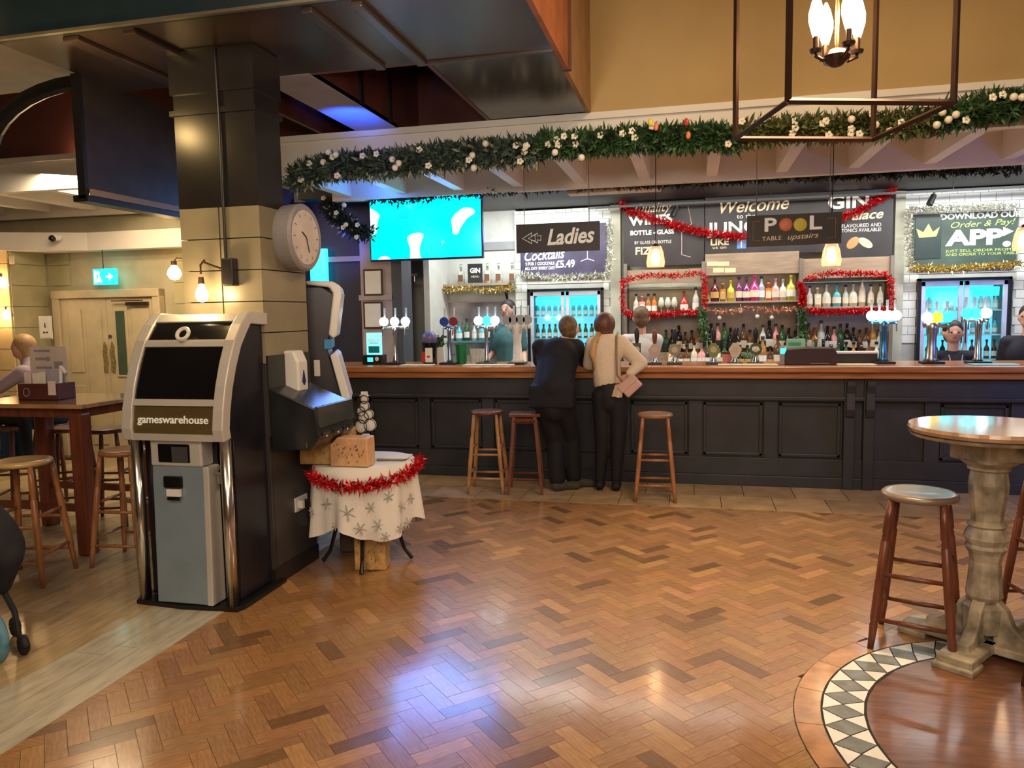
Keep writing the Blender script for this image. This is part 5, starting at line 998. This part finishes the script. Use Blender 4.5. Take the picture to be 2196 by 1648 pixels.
t = thing('plastic_tub', 'green plastic tub standing on the bar', 'tub', cp(990, 7.5)); obj('tub_body', MB().lathe([(.05, 0), (.06, .19), (.064, .19), (.064, .2), (.058, .2), (.048, .01)], n=20), GREENB, t, smooth=False); obj('tub_contents', MB().lathe([(.001, .18), (.056, .18)], n=16), WHT, t)
t = thing('straw_stand', 'pale plastic stand with straws beside the blue-topped font', 'stand', cp(945, 7.55)); obj('stand_body', MB().prism([(-.05, 0), (.05, 0), (.04, .17), (-.06, .17)], -.03, .03, 'y'), WHT, t, .004); obj('leaf_sprig', MB().slivers([(0, 0, .17), (0, 0, .28)], .04, 60, .06, 2), LEAFG, t)
for i, x_ in enumerate((1016, 1024, 1032)): tag(obj('pint_glass', MB().lathe([(.03, 0), (.042, .15), (.04, .15), (.028, .01)], n=14), mat('glass_pale', (.6, .62, .6), .1, .2), None, loc=cp(x_ - 0, 7.5)), 'pale tall glass on the bar, %s of three right of the green tub' % ('left', 'middle', 'right')[i], 'glass')
t = thing('garnish_tray', 'dark purple-brown box tray on the bar below the middle shelves', 'box', cp(1735, 7.35)); obj('tray_body', MB().prism([(-.22, 0), (.22, 0), (.22, .11), (.19, .15), (-.05, .15), (-.2, .14), (-.22, .11)], -.1, .1, 'y'), mat('purple_brown_box', (.035, .012, .018), .4), t, .006); obj('chrome_strip', MB().box(.0, .16, -.104, -.1, .01, .014), STEEL, t)
t = thing('card_reader', 'blue-screened card reader standing in front of the dark box tray', 'card reader', cp(1680, 7.28)); obj('reader_body', MB().prism([(-.03, 0), (.03, 0), (.03, .12), (.0, .17), (-.035, .16)], -.02, .02, 'y'), mat('grey_reader', (.3, .28, .32), .4), t, .004); obj('reader_screen', MB().box(-.028, .02, -.024, -.02, .1, .15), CYAN, t)
t = thing('napkin_box', 'pale green box behind the dark tray', 'box', cp(1706, 7.6)); obj('carton', MB().box(-.08, .08, -.04, .04, 0, .22), mat('mint_card', (.3, .6, .42), .5), t, .003); obj('printed_band', MB().box(-.07, .04, -.043, -.04, .16, .19), mat('green_print', (.05, .35, .16), .5), t)
t = thing('glass_washer_box', 'dark counter-top box with a white lid right of the dark tray', 'box', cp(1832, 7.5)); obj('box_body', MB().box(-.18, .18, -.08, .08, 0, .09), mat('dark_steel', (.06, .055, .06), .3, .4), t, .003); obj('white_lid', MB().box(-.185, .185, -.085, .085, .09, .105), WHT, t, .002)
t = thing('pink_pot', 'pink pot with a dark rim among the pumps', 'pot', cp(1560, 7.55)); obj('pot_body', MB().lathe([(.04, 0), (.055, .09), (.05, .09), (.036, .01)], n=16), mat('pink_pot', (.7, .25, .25), .4), t); obj('pot_rim', MB().lathe([(.056, .085), (.06, .09), (.06, .105), (.05, .105)], n=16), MAROON, t)
for i, (xa, xb, lb) in enumerate(((858, 925, 'pale bar towel at the left end of the counter edge'), (992, 1098, 'cream bar towel below the chrome fonts'), (1540, 1668, 'cream bar towel below the hand pumps'), (1796, 1880, 'cream bar towel right of the dark tray'), (2085, 2185, 'pale turquoise tray at the right end of the counter'))):
    a, b = PY(xa, 783, 7.18), PY(xb, 783, 7.18); tag(obj('bar_towel', MB().box(-(b.x - a.x) / 2, (b.x - a.x) / 2, -.05, .1, 0, .009), mat('towel_cream', (.75, .68, .45), .8) if i < 4 else mat('turquoise_tray', (.3, .75, .75), .3), None, .003, loc=((a.x + b.x) / 2, 7.2, ZT)), lb, 'towel' if i < 4 else 'tray')

# ============================================================ PEOPLE
def person(label, foot):
    t = thing('person', label, 'person', foot); return t, V(foot)
def L3(o, *pts): return [V(p) - o for p in pts]
def head(parts, c, r=.095, face=V((0, -1, 0))):
    c = V(c); parts.append(('e', c, (r * .82, r * .95, r * 1.12))); parts.append(('e', c + face * r * .35 - V((0, 0, r * .55)), (r * .55, r * .55, r * .5)))
    parts.append(('e', c + face * r * .95 - V((0, 0, r * .12)), (r * .16, r * .2, r * .26)))
    sd = V((-face.y, face.x, 0))
    for s_ in (-1, 1): parts.append(('e', c + sd * s_ * r * .84 - V((0, 0, r * .1)), (r * .16, r * .2, r * .32)))
def face_bits(t, c, r, face):
    c = V(c); sd = V((-face.y, face.x, 0))
    for s_ in (-1, 1): obj('eye', MB().ball(c + face * r * .85 + sd * s_ * r * .32 + V((0, 0, r * .08)), r * .1, 8), EYEM, t)
    obj('mouth', MB().ball(c + face * r * .86 - V((0, 0, r * .5)), r * .2, 8, (1.2, .5, .35) if abs(face.y) > .5 else (.5, 1.2, .35)), LIP, t)
def hand(parts, w, d, up, s=1.0):
    """palm, four bent fingers of different lengths and a thumb; w wrist, d pointing direction, up back of the hand"""
    w, d, up = V(w), V(d).normalized(), V(up).normalized(); sd = d.cross(up).normalized()
    for k in range(4): q = (k - 1.5) * .019 * s; parts.append(('c', w + d * .015 + sd * q * .6, .014 * s, w + d * .085 * s + sd * q, .011 * s))
    for k, ln in enumerate((.062, .074, .07, .055)):
        q = w + d * .085 * s + sd * (k - 1.5) * .022 * s; m_ = q + d * ln * .55 * s - up * .006; parts.append(('c', q, .0095 * s, m_, .0085 * s)); parts.append(('c', m_, .0085 * s, m_ + d * ln * .4 * s - up * .022 * s, .007 * s))
    q = w + d * .025 * s - sd * .03 * s; m_ = q + d * .03 * s - sd * .028 * s - up * .004; parts.append(('c', q, .012 * s, m_, .0105 * s)); parts.append(('c', m_, .0105 * s, m_ + d * .032 * s - up * .006, .008 * s))

# man leaning on the bar, seen from behind
f = PY(1203, 1052, 6.72); f.z = 0
t, o_ = person('man in a dark navy jacket leaning on the bar with his back to us', f)
hd = PY(1221, 705, 7.0) - o_; nk = PY(1214, 735, 6.95) - o_; ch = PY(1196, 770, 6.86) - o_; wa = PY(1188, 835, 6.66) - o_; hip = PY(1187, 866, 6.6) - o_; sl, sr = PY(1158, 745, 6.86) - o_, PY(1236, 745, 6.92) - o_
el, er = PY(1156, 784, 7.12) - o_, PY(1254, 782, 7.14) - o_; el.z = er.z = 1.15; hl, hr = V((el.x + .16, el.y + .28, 1.135)), V((er.x - .1, er.y + .26, 1.135))
fl_, fr_ = V((-.03, -.03, .05)), V((.1, .1, .05)); kl, kr = V((-.05, -.0, .47)), V((.09, .06, .47)); hpl, hpr = hip + V((-.08, 0, 0)), hip + V((.09, 0, 0))
B = [('c', nk, .055, hd - V((0, 0, .04)), .055), ('c', ch, .12, wa, .11), ('c', wa, .11, hip, .11), ('c', sl, .055, sr, .055), ('c', sl, .05, el, .042), ('c', el, .04, hl, .028), ('c', sr, .05, er, .042), ('c', er, .04, hr, .028), ('c', hpl, .09, kl, .06), ('c', kl, .058, fl_ + V((0, 0, .04)), .04), ('c', hpr, .09, kr, .06), ('c', kr, .058, fr_ + V((0, 0, .04)), .04), ('c', fl_, .035, fl_ + V((.0, .12, -.02)), .03), ('c', fr_, .035, fr_ + V((0, .12, -.02)), .03), ('c', ch, .1, nk, .06)]
fc_ = V((.25, .97, 0)).normalized(); head(B, hd, .098, fc_); hand(B, hl, (.5, .8, 0), (0, 0, 1)); hand(B, hr, (-.5, .8, 0), (0, 0, 1)); blob('body', B, SKIN, t, .009, 3)
blob('jacket', [('e', ch + V((0, -.01, 0)), (.2, .15, .2)), ('c', ch + V((-.05, 0, 0)), .13, hip + V((-.07, 0, .12)), .125), ('c', ch + V((.05, 0, 0)), .13, hip + V((.06, 0, .12)), .125), ('c', ch, .15, hip + V((0, .0, .14)), .14), ('b', (hip.x - .2, hip.x + .19, hip.y - .125, hip.y + .12, hip.z - .03, hip.z + .17)), ('c', sl, .078, sr, .078), ('c', sl, .075, el, .062), ('c', el, .06, hl - V((.02, .05, 0)), .045), ('c', sr, .075, er, .062), ('c', er, .06, hr - V((-.02, .05, 0)), .045), ('c', ch, .13, nk - V((0, 0, .02)), .075), ('c', sl, .08, ch, .13), ('c', sr, .08, ch, .13)], NAVY, t, .012, 10)
blob('trousers', [('c', hip, .12, hip - V((0, 0, .05)), .12), ('c', hpl, .105, kl, .085), ('c', kl, .085, fl_ + V((0, 0, .06)), .075), ('c', hpr, .105, kr, .085), ('c', kr, .085, fr_ + V((0, 0, .06)), .075)], NAVYJ, t, .012, 4)
for q in (fl_, fr_): blob('shoe', [('c', q + V((0, -.04, -.005)), .045, q + V((.08, .04, -.01)), .042), ('c', q + V((.08, .04, -.01)), .042, q + V((.17, .06, -.014)), .036), ('c', q, .04, q + V((0, 0, .05)), .04)], SHOE, t, .01, 3)
blob('hair', [('e', hd + V((-.01, -.02, .025)), (.089, .1, .1)), ('e', hd + V((0, -.035, -.03)), (.072, .07, .07))], HAIRN, t, .01, 2)

# woman beside him
f = PY(1303, 1048, 6.78); f.z = 0
t, o_ = person('woman in a cream jumper and black trousers standing at the bar, seen from behind', f)
hd = PY(1294, 700, 6.88) - o_; nk = PY(1298, 728, 6.85) - o_; ch = PY(1300, 755, 6.84) - o_; wa = PY(1302, 810, 6.8) - o_; hip = PY(1308, 850, 6.76) - o_; sl, sr = PY(1272, 738, 6.86) - o_, PY(1330, 735, 6.84) - o_
el = PY(1264, 785, 6.96) - o_; hl = V((el.x + .08, el.y + .34, 1.135)); el.z = 1.13; er = PY(1374, 780, 6.86) - o_; hr = PY(1347, 806, 6.76) - o_
fl_, fr_ = PY(1287, 1050, 6.8) - o_, PY(1322, 1050, 6.78) - o_; fl_.z = fr_.z = .045; kl, kr = PY(1292, 945, 6.78) - o_, PY(1325, 945, 6.76) - o_; hpl, hpr = hip + V((-.07, 0, 0)), hip + V((.08, 0, 0))
B = [('c', nk, .045, hd - V((0, 0, .04)), .045), ('c', ch, .1, wa, .085), ('c', wa, .085, hip, .09), ('c', sl, .045, sr, .045), ('c', sl, .042, el, .036), ('c', el, .035, hl, .023), ('c', sr, .042, er, .036), ('c', er, .035, hr, .023), ('c', hpl, .07, kl, .05), ('c', kl, .05, fl_ + V((0, 0, .05)), .035), ('c', hpr, .07, kr, .05), ('c', kr, .052, fr_ + V((0, 0, .05)), .035), ('c', fl_, .03, fl_ + V((0, .12, -.015)), .026), ('c', fr_, .03, fr_ + V((0, .12, -.015)), .026), ('c', ch, .08, nk, .05)]
head(B, hd, .094, V((-.3, .95, 0)).normalized()); hand(B, hl, (.2, .9, 0), (0, 0, 1), .9); hand(B, hr, (-.7, .1, -.5), (.3, -.8, .3), .9); blob('body', B, SKIN, t, .009, 3)
blob('jumper', [('e', ch, (.15, .125, .18)), ('c', ch, .13, wa, .125), ('c', wa, .125, wa - V((0, 0, .035)), .125), ('c', sl, .07, sr, .07), ('c', sl, .07, el, .062), ('c', el, .06, hl - V((0, .05, 0)), .04), ('c', sr, .072, er, .064), ('c', er, .06, hr + V((.02, 0, .02)), .042), ('c', ch, .11, nk - V((0, 0, .01)), .06)], KNIT, t, .011, 4)
blob('trousers', [('c', wa - V((0, 0, .04)), .112, hip, .116), ('c', hip, .116, hip - V((0, 0, .05)), .112), ('c', hpl, .096, kl, .07), ('c', kl, .068, fl_ + V((0, 0, .06)), .05), ('c', hpr, .1, kr, .07), ('c', kr, .068, fr_ + V((0, 0, .06)), .05)], BLKC, t, .012, 4)
for q in (fl_, fr_): blob('shoe', [('c', q + V((0, -.04, 0)), .042, q + V((0, .08, -.003)), .04), ('c', q + V((0, .08, -.003)), .04, q + V((0, .15, -.008)), .032), ('c', q, .04, q + V((0, 0, .05)), .04)], BLKC, t, .01, 3)
blob('hair', [('e', hd + V((.012, -.012, .02)), (.097, .108, .108)), ('e', hd + V((.02, -.04, -.05)), (.075, .06, .06))], HAIRR, t, .01, 2)
pt_ = [hd + V((-.03, -.07, -.06)), hd + V((-.06, -.11, -.14)), hd + V((-.075, -.12, -.24)), hd + V((-.06, -.12, -.36)), hd + V((-.055, -.12, -.44))]
obj('ponytail', MB().tube(pt_, [.03, .042, .042, .03, .008], 12), HAIRB, t, smooth=True)
bg = PY(1352, 828, 6.66); tb = thing('handbag', 'small pale pink shoulder bag hanging at the hip of the woman in cream', 'bag', bg)
m = MB().box(-.085, .085, -.035, .035, -.065, .065); bmesh.ops.rotate(m.b, cent=(0, 0, 0), matrix=Matrix.Rotation(-.75, 3, 'Y'), verts=m.b.verts); obj('bag_body', m, BAGP, tb, .014)
m = MB().box(-.088, .088, -.042, -.034, -.0, .068); bmesh.ops.rotate(m.b, cent=(0, 0, 0), matrix=Matrix.Rotation(-.75, 3, 'Y'), verts=m.b.verts); obj('flap', m, BAGP, tb, .006)
sp_ = PY(1322, 722, 6.76) - bg; obj('strap', MB().tube([V((-.07, 0, .04)), PY(1323, 805, 6.66) - bg, PY(1322, 760, 6.69) - bg, sp_, sp_ + V((0, .12, .03))], .009, 6), STRAP, tb); obj('tassel', MB().cone((-.07, -.02, .02), (-.11, -.02, -.1), .008, .016), mat('cream_tassel', (.7, .5, .35), .6), tb); obj('hanging_cloth', MB().prism([(-.13, .01), (-.06, .03), (-.07, -.1), (-.16, -.09)], -.03, -.02, 'y'), mat('pale_scarf', (.55, .42, .36), .8), tb)

def bust(label, x, ytop, Y, faceDir, topm, hairm, lower=BLKC, hairlong=False, arms=((-.25, -.1, -.35), (.25, -.1, -.35)), skin=SKIN, tilt=0, sleeve=.5):
    hd_ = PY(x, ytop, Y); hd_.z -= .11; f = V((hd_.x, Y, 0)); t, o_ = person(label, f); c = hd_ - o_; face = V(faceDir).normalized(); sd = V((-face.y, face.x, 0))
    sh = c - V((0, 0, .24)); hip = c - V((0, 0, .72)); B = [('c', c - V((0, 0, .05)), .05, sh + V((0, 0, .04)), .05), ('c', sh - V((0, 0, .1)), .12, sh - V((0, 0, .35)), .11), ('c', sh - V((0, 0, .35)), .11, hip, .13), ('c', sh + sd * -.16, .05, sh + sd * .16, .05)]
    SL = [('e', sh - V((0, 0, .14)), (.18, .13, .2)), ('c', sh - V((0, 0, .14)), .14, sh - V((0, 0, .36)), .135), ('c', sh - V((0, 0, .36)), .135, hip, .15), ('c', sh + sd * -.16, .07, sh + sd * .16, .07), ('c', sh - V((0, 0, .06)), .1, sh + V((0, 0, .03)), .062)]
    for s_, a in zip((-1, 1), arms):
        s0 = sh + sd * s_ * .17; e = s0 + V((a[0] * .35, 0, -.27)); h_ = s0 + V(a) + V((0, 0, 0)); B += [('c', s0, .048, e, .04), ('c', e, .038, h_, .027)]; hand(B, h_, h_ - e, (0, 0, 1)); SL.append(('c', s0, .068, s0.lerp(e, .75 if sleeve < 1 else 1), .058))
        if sleeve >= 1: SL.append(('c', e, .058, e.lerp(h_, .9), .04))
    k0 = hip - V((0, 0, .06)); ft = []
    for s_ in (-1, 1): q = V(sd * s_ * .09); kn = V((q.x, q.y, .46)); an = V((q.x, q.y, .08)); B += [('c', hip + q, .09, kn, .058), ('c', kn, .055, an, .038), ('c', V((q.x, q.y, .035)), .033, V((q.x, q.y, .033)) + face * .14, .028)]; ft.append((q, kn, an))
    head(B, c, .096, face); blob('body', B, skin, t, .01, 3); blob('top', SL, topm, t, .013, 4)
    blob('trousers', [('c', hip, .15, hip - V((0, 0, .05)), .15)] + [z for q, kn, an in ft for z in (('c', hip + q, .11, kn, .08), ('c', kn, .08, an, .062))], lower, t, .014, 3)
    for q, kn, an in ft: blob('shoe', [('c', V((q.x, q.y, .042)), .04, V((q.x, q.y, .038)) + face * .16, .035)], BLKC, t, .012, 2)
    hp = [('e', c - face * .022 + V((0, 0, .03)), (.09, .1, .1)), ('e', c - face * .05 + V((0, 0, -.03)), (.078, .07, .08))]
    if hairlong: hp += [('c', c - face * .05, .08, c - face * .06 - V((0, 0, .17)), .05)]
    blob('hair', hp, hairm, t, .011, 2); face_bits(t, c, .096, face); return t, c, face, sh
bust('bartender in a white shirt with his back to us behind the pumps', 1375, 660, 8.35, (-.1, 1, 0), SHIRT, HAIRN, arms=((-.2, .1, -.4), (.15, .25, -.35)), sleeve=1)
t, c, face, sh = bust('bartender with a lanyard over a dark T-shirt facing us behind the right-hand fonts', 2045, 690, 8.25, (-.1, -1, 0), NAVY, HAIRD, arms=((-.05, -.25, -.45), (.1, -.2, -.45)))
obj('lanyard', MB().tube([sh + V((-.06, -.1, .03)), sh + V((-.03, -.155, -.15)), sh + V((0, -.165, -.3)), sh + V((.03, -.155, -.15)), sh + V((.06, -.1, .03))], .006, 6), mat('grey_ribbon', (.3, .33, .38), .6), t)
bust('member of staff in a dark T-shirt cut by the right edge behind the bar', 2208, 655, 8.1, (-.6, -.8, 0), NAVY, HAIRD, arms=((-.15, -.3, -.4), (.1, -.2, -.4)))
bust('dark-haired staff member looking down in the recess left of the tiled pier', 1088, 645, 8.75, (-.3, -1, 0), mat('teal_top', (.05, .16, .18), .7), HAIRD, arms=((-.1, -.25, -.4), (.1, -.25, -.4)), hairlong=True)
# seated guest beyond the high table
hp = PY(118, 905, 5.7); f = V((hp.x, 5.7, 0)); t, o_ = person('seated guest in a lilac top and blue jeans half hidden behind the high square table', f)
hip = hp - o_; hip.z = .82; ch = V((-.16, 0, 1.12)); hd = V((-.3, .0, 1.37)); kn = V((-.42, -.05, .8)); an = V((-.45, -.02, .36))
B = [('c', hip, .12, ch, .11), ('c', ch, .1, hd - V((-.03, 0, .1)), .05), ('c', ch + V((0, -.15, .04)), .045, V((-.38, -.2, 1.02)), .036), ('c', V((-.38, -.2, 1.02)), .034, V((-.55, -.15, 1.08)), .025), ('c', ch + V((0, .15, .04)), .045, V((-.4, .2, 1.02)), .036), ('c', V((-.4, .2, 1.02)), .034, V((-.55, .15, 1.08)), .025)]
for s_ in (-1, 1): B += [('c', hip + V((0, s_ * .08, 0)), .085, kn + V((0, s_ * .08, 0)), .06), ('c', kn + V((0, s_ * .08, 0)), .055, an + V((0, s_ * .08, 0)), .04), ('c', an + V((0, s_ * .08, -.04)), .03, an + V((-.14, s_ * .08, -.06)), .028)]
head(B, hd, .096, V((-1, 0, 0))); hand(B, (-.55, -.15, 1.08), (-1, 0, 0), (0, 0, 1)); hand(B, (-.55, .15, 1.08), (-1, 0, 0), (0, 0, 1)); blob('body', B, SKIN, t, .01, 3)
blob('top', [('c', hip + V((0, 0, .06)), .15, ch, .15), ('c', ch, .13, ch + V((-.05, 0, .1)), .09), ('c', ch + V((0, -.15, .04)), .065, V((-.38, -.2, 1.02)), .055), ('c', ch + V((0, .15, .04)), .065, V((-.4, .2, 1.02)), .055)], mat('lilac_cloth', (.42, .33, .4), .8), t, .013, 3)
blob('jeans', [('c', hip, .15, hip - V((0, 0, .02)), .15)] + [z for s_ in (-1, 1) for z in (('c', hip + V((0, s_ * .08, 0)), .11, kn + V((0, s_ * .08, 0)), .08), ('c', kn + V((0, s_ * .08, 0)), .08, an + V((0, s_ * .08, 0)), .06))], mat('blue_jeans', (.02, .06, .14), .8), t, .013, 3)
blob('hair', [('e', hd + V((.03, 0, .03)), (.1, .09, .1)), ('c', hd + V((.06, 0, 0)), .07, hd + V((.09, 0, -.18)), .05)], HAIRB, t, .012, 2); face_bits(t, hd, .096, V((-1, 0, 0)))
make_stool('bar_stool', 'stool carrying the seated guest in lilac', (f.x, 5.7, 0), .2, .69, WOODD, .17, .16)
p = at(40, 900, .8); t = thing('draped_coat', 'dark coat with a tan fur trim heaped on a stool behind the high square table', 'coat', (p[0], p[1] , .761))
blob('coat_body', [('e', (0, 0, .1), (.2, .16, .12)), ('c', (-.1, .0, .15), .09, (.15, .02, .03), .08), ('c', (.14, -.08, .05), .05, (.2, -.12, -.25), .035), ('c', (-.12, -.12, .06), .05, (-.17, -.15, -.3), .04)], mat('charcoal_coat', (.015, .013, .015), .85, amt=.4), t, .015, 3); blob('fur_trim', [('c', (-.16, -.12, .13), .045, (.12, -.13, .15), .05)], mat('tan_fur', (.3, .18, .09), .9, amt=.4, scale=50), t, .012, 1)
make_stool('bar_stool', 'dark stool buried under the heaped coat', (p[0], p[1], 0), .4, .76, WOODD, .17, .16)

# ============================================================ PRAM CUT BY THE LEFT EDGE
pc = PZ(-20, 1400); t = thing('pushchair', 'dark pushchair with a blue tyre and black front castors cut by the lower left edge', 'pushchair', (pc.x, pc.y, 0))
def wheel(n_, c_, r, wdt, m_, ax=(1, 0, 0)):
    c_ = V(c_); q = V(ax).normalized(); u = q.cross(V((0, 0, 1))).normalized(); o = obj(n_, MB().tube([c_ + (u * math.cos(a) + V((0, 0, 1)) * math.sin(a)) * (r - wdt) for a in [2 * PI * i / 28 for i in range(28)]], wdt, 10, True), m_, t, smooth=True)
    obj('wheel_hub', MB().cone(c_ - q * wdt * .8, c_ + q * wdt * .8, (r - wdt) * .96 if r < .08 else .03, n=20), RUBB, o)
    if r > .08:
        for k in range(5): a = k * 2 * PI / 5; obj('spoke', MB().cone(c_, c_ + (u * math.cos(a) + V((0, 0, 1)) * math.sin(a)) * (r - wdt), .008, n=6), RUBB, o)
wheel('rear_wheel', (.13, -.1, .13), .13, .024, BLUER, (.3, 1, 0))
cA, cB = PZ(52, 1405) - pc, PZ(33, 1352, .03) - pc
for c_ in (cA + V((0, 0, .05)), V((cB.x, cB.y, .05)) + V((.0, .0, 0))): wheel('castor', c_, .05, .02, RUBB, (.5, 1, 0))
obj('castor_axle', MB().cone((cA.x, cA.y, .05), (cB.x, cB.y, .05), .014), RUBB, t); obj('frame_tube', MB().tube([((cA.x + cB.x) / 2, (cA.y + cB.y) / 2, .05), (.03, .12, .16), (-.02, .1, .3), (-.25, .1, .8)], .014, 8), RUBB, t)
obj('frame_tube', MB().tube([(.13, -.1, .13), (-.1, -.05, .35), (-.4, 0, .95)], .014, 8), RUBB, t)
blob('seat_fabric', [('e', (-.1, .1, .48), (.19, .16, .17)), ('c', (-.05, .1, .55), .12, (-.3, .05, .8), .15), ('c', (.04, .1, .45), .07, (-.02, .1, .3), .05)], NAVYB, t, .014, 4)
p = PZ(12, 1165, .46) - pc; obj('round_badge', MB().tube([V((.08, -.03, .46)) + V((.02 * math.cos(a), -.0, .028 * math.sin(a))) for a in [2 * PI * i / 12 for i in range(9)]], .005, 6), WHT, t)
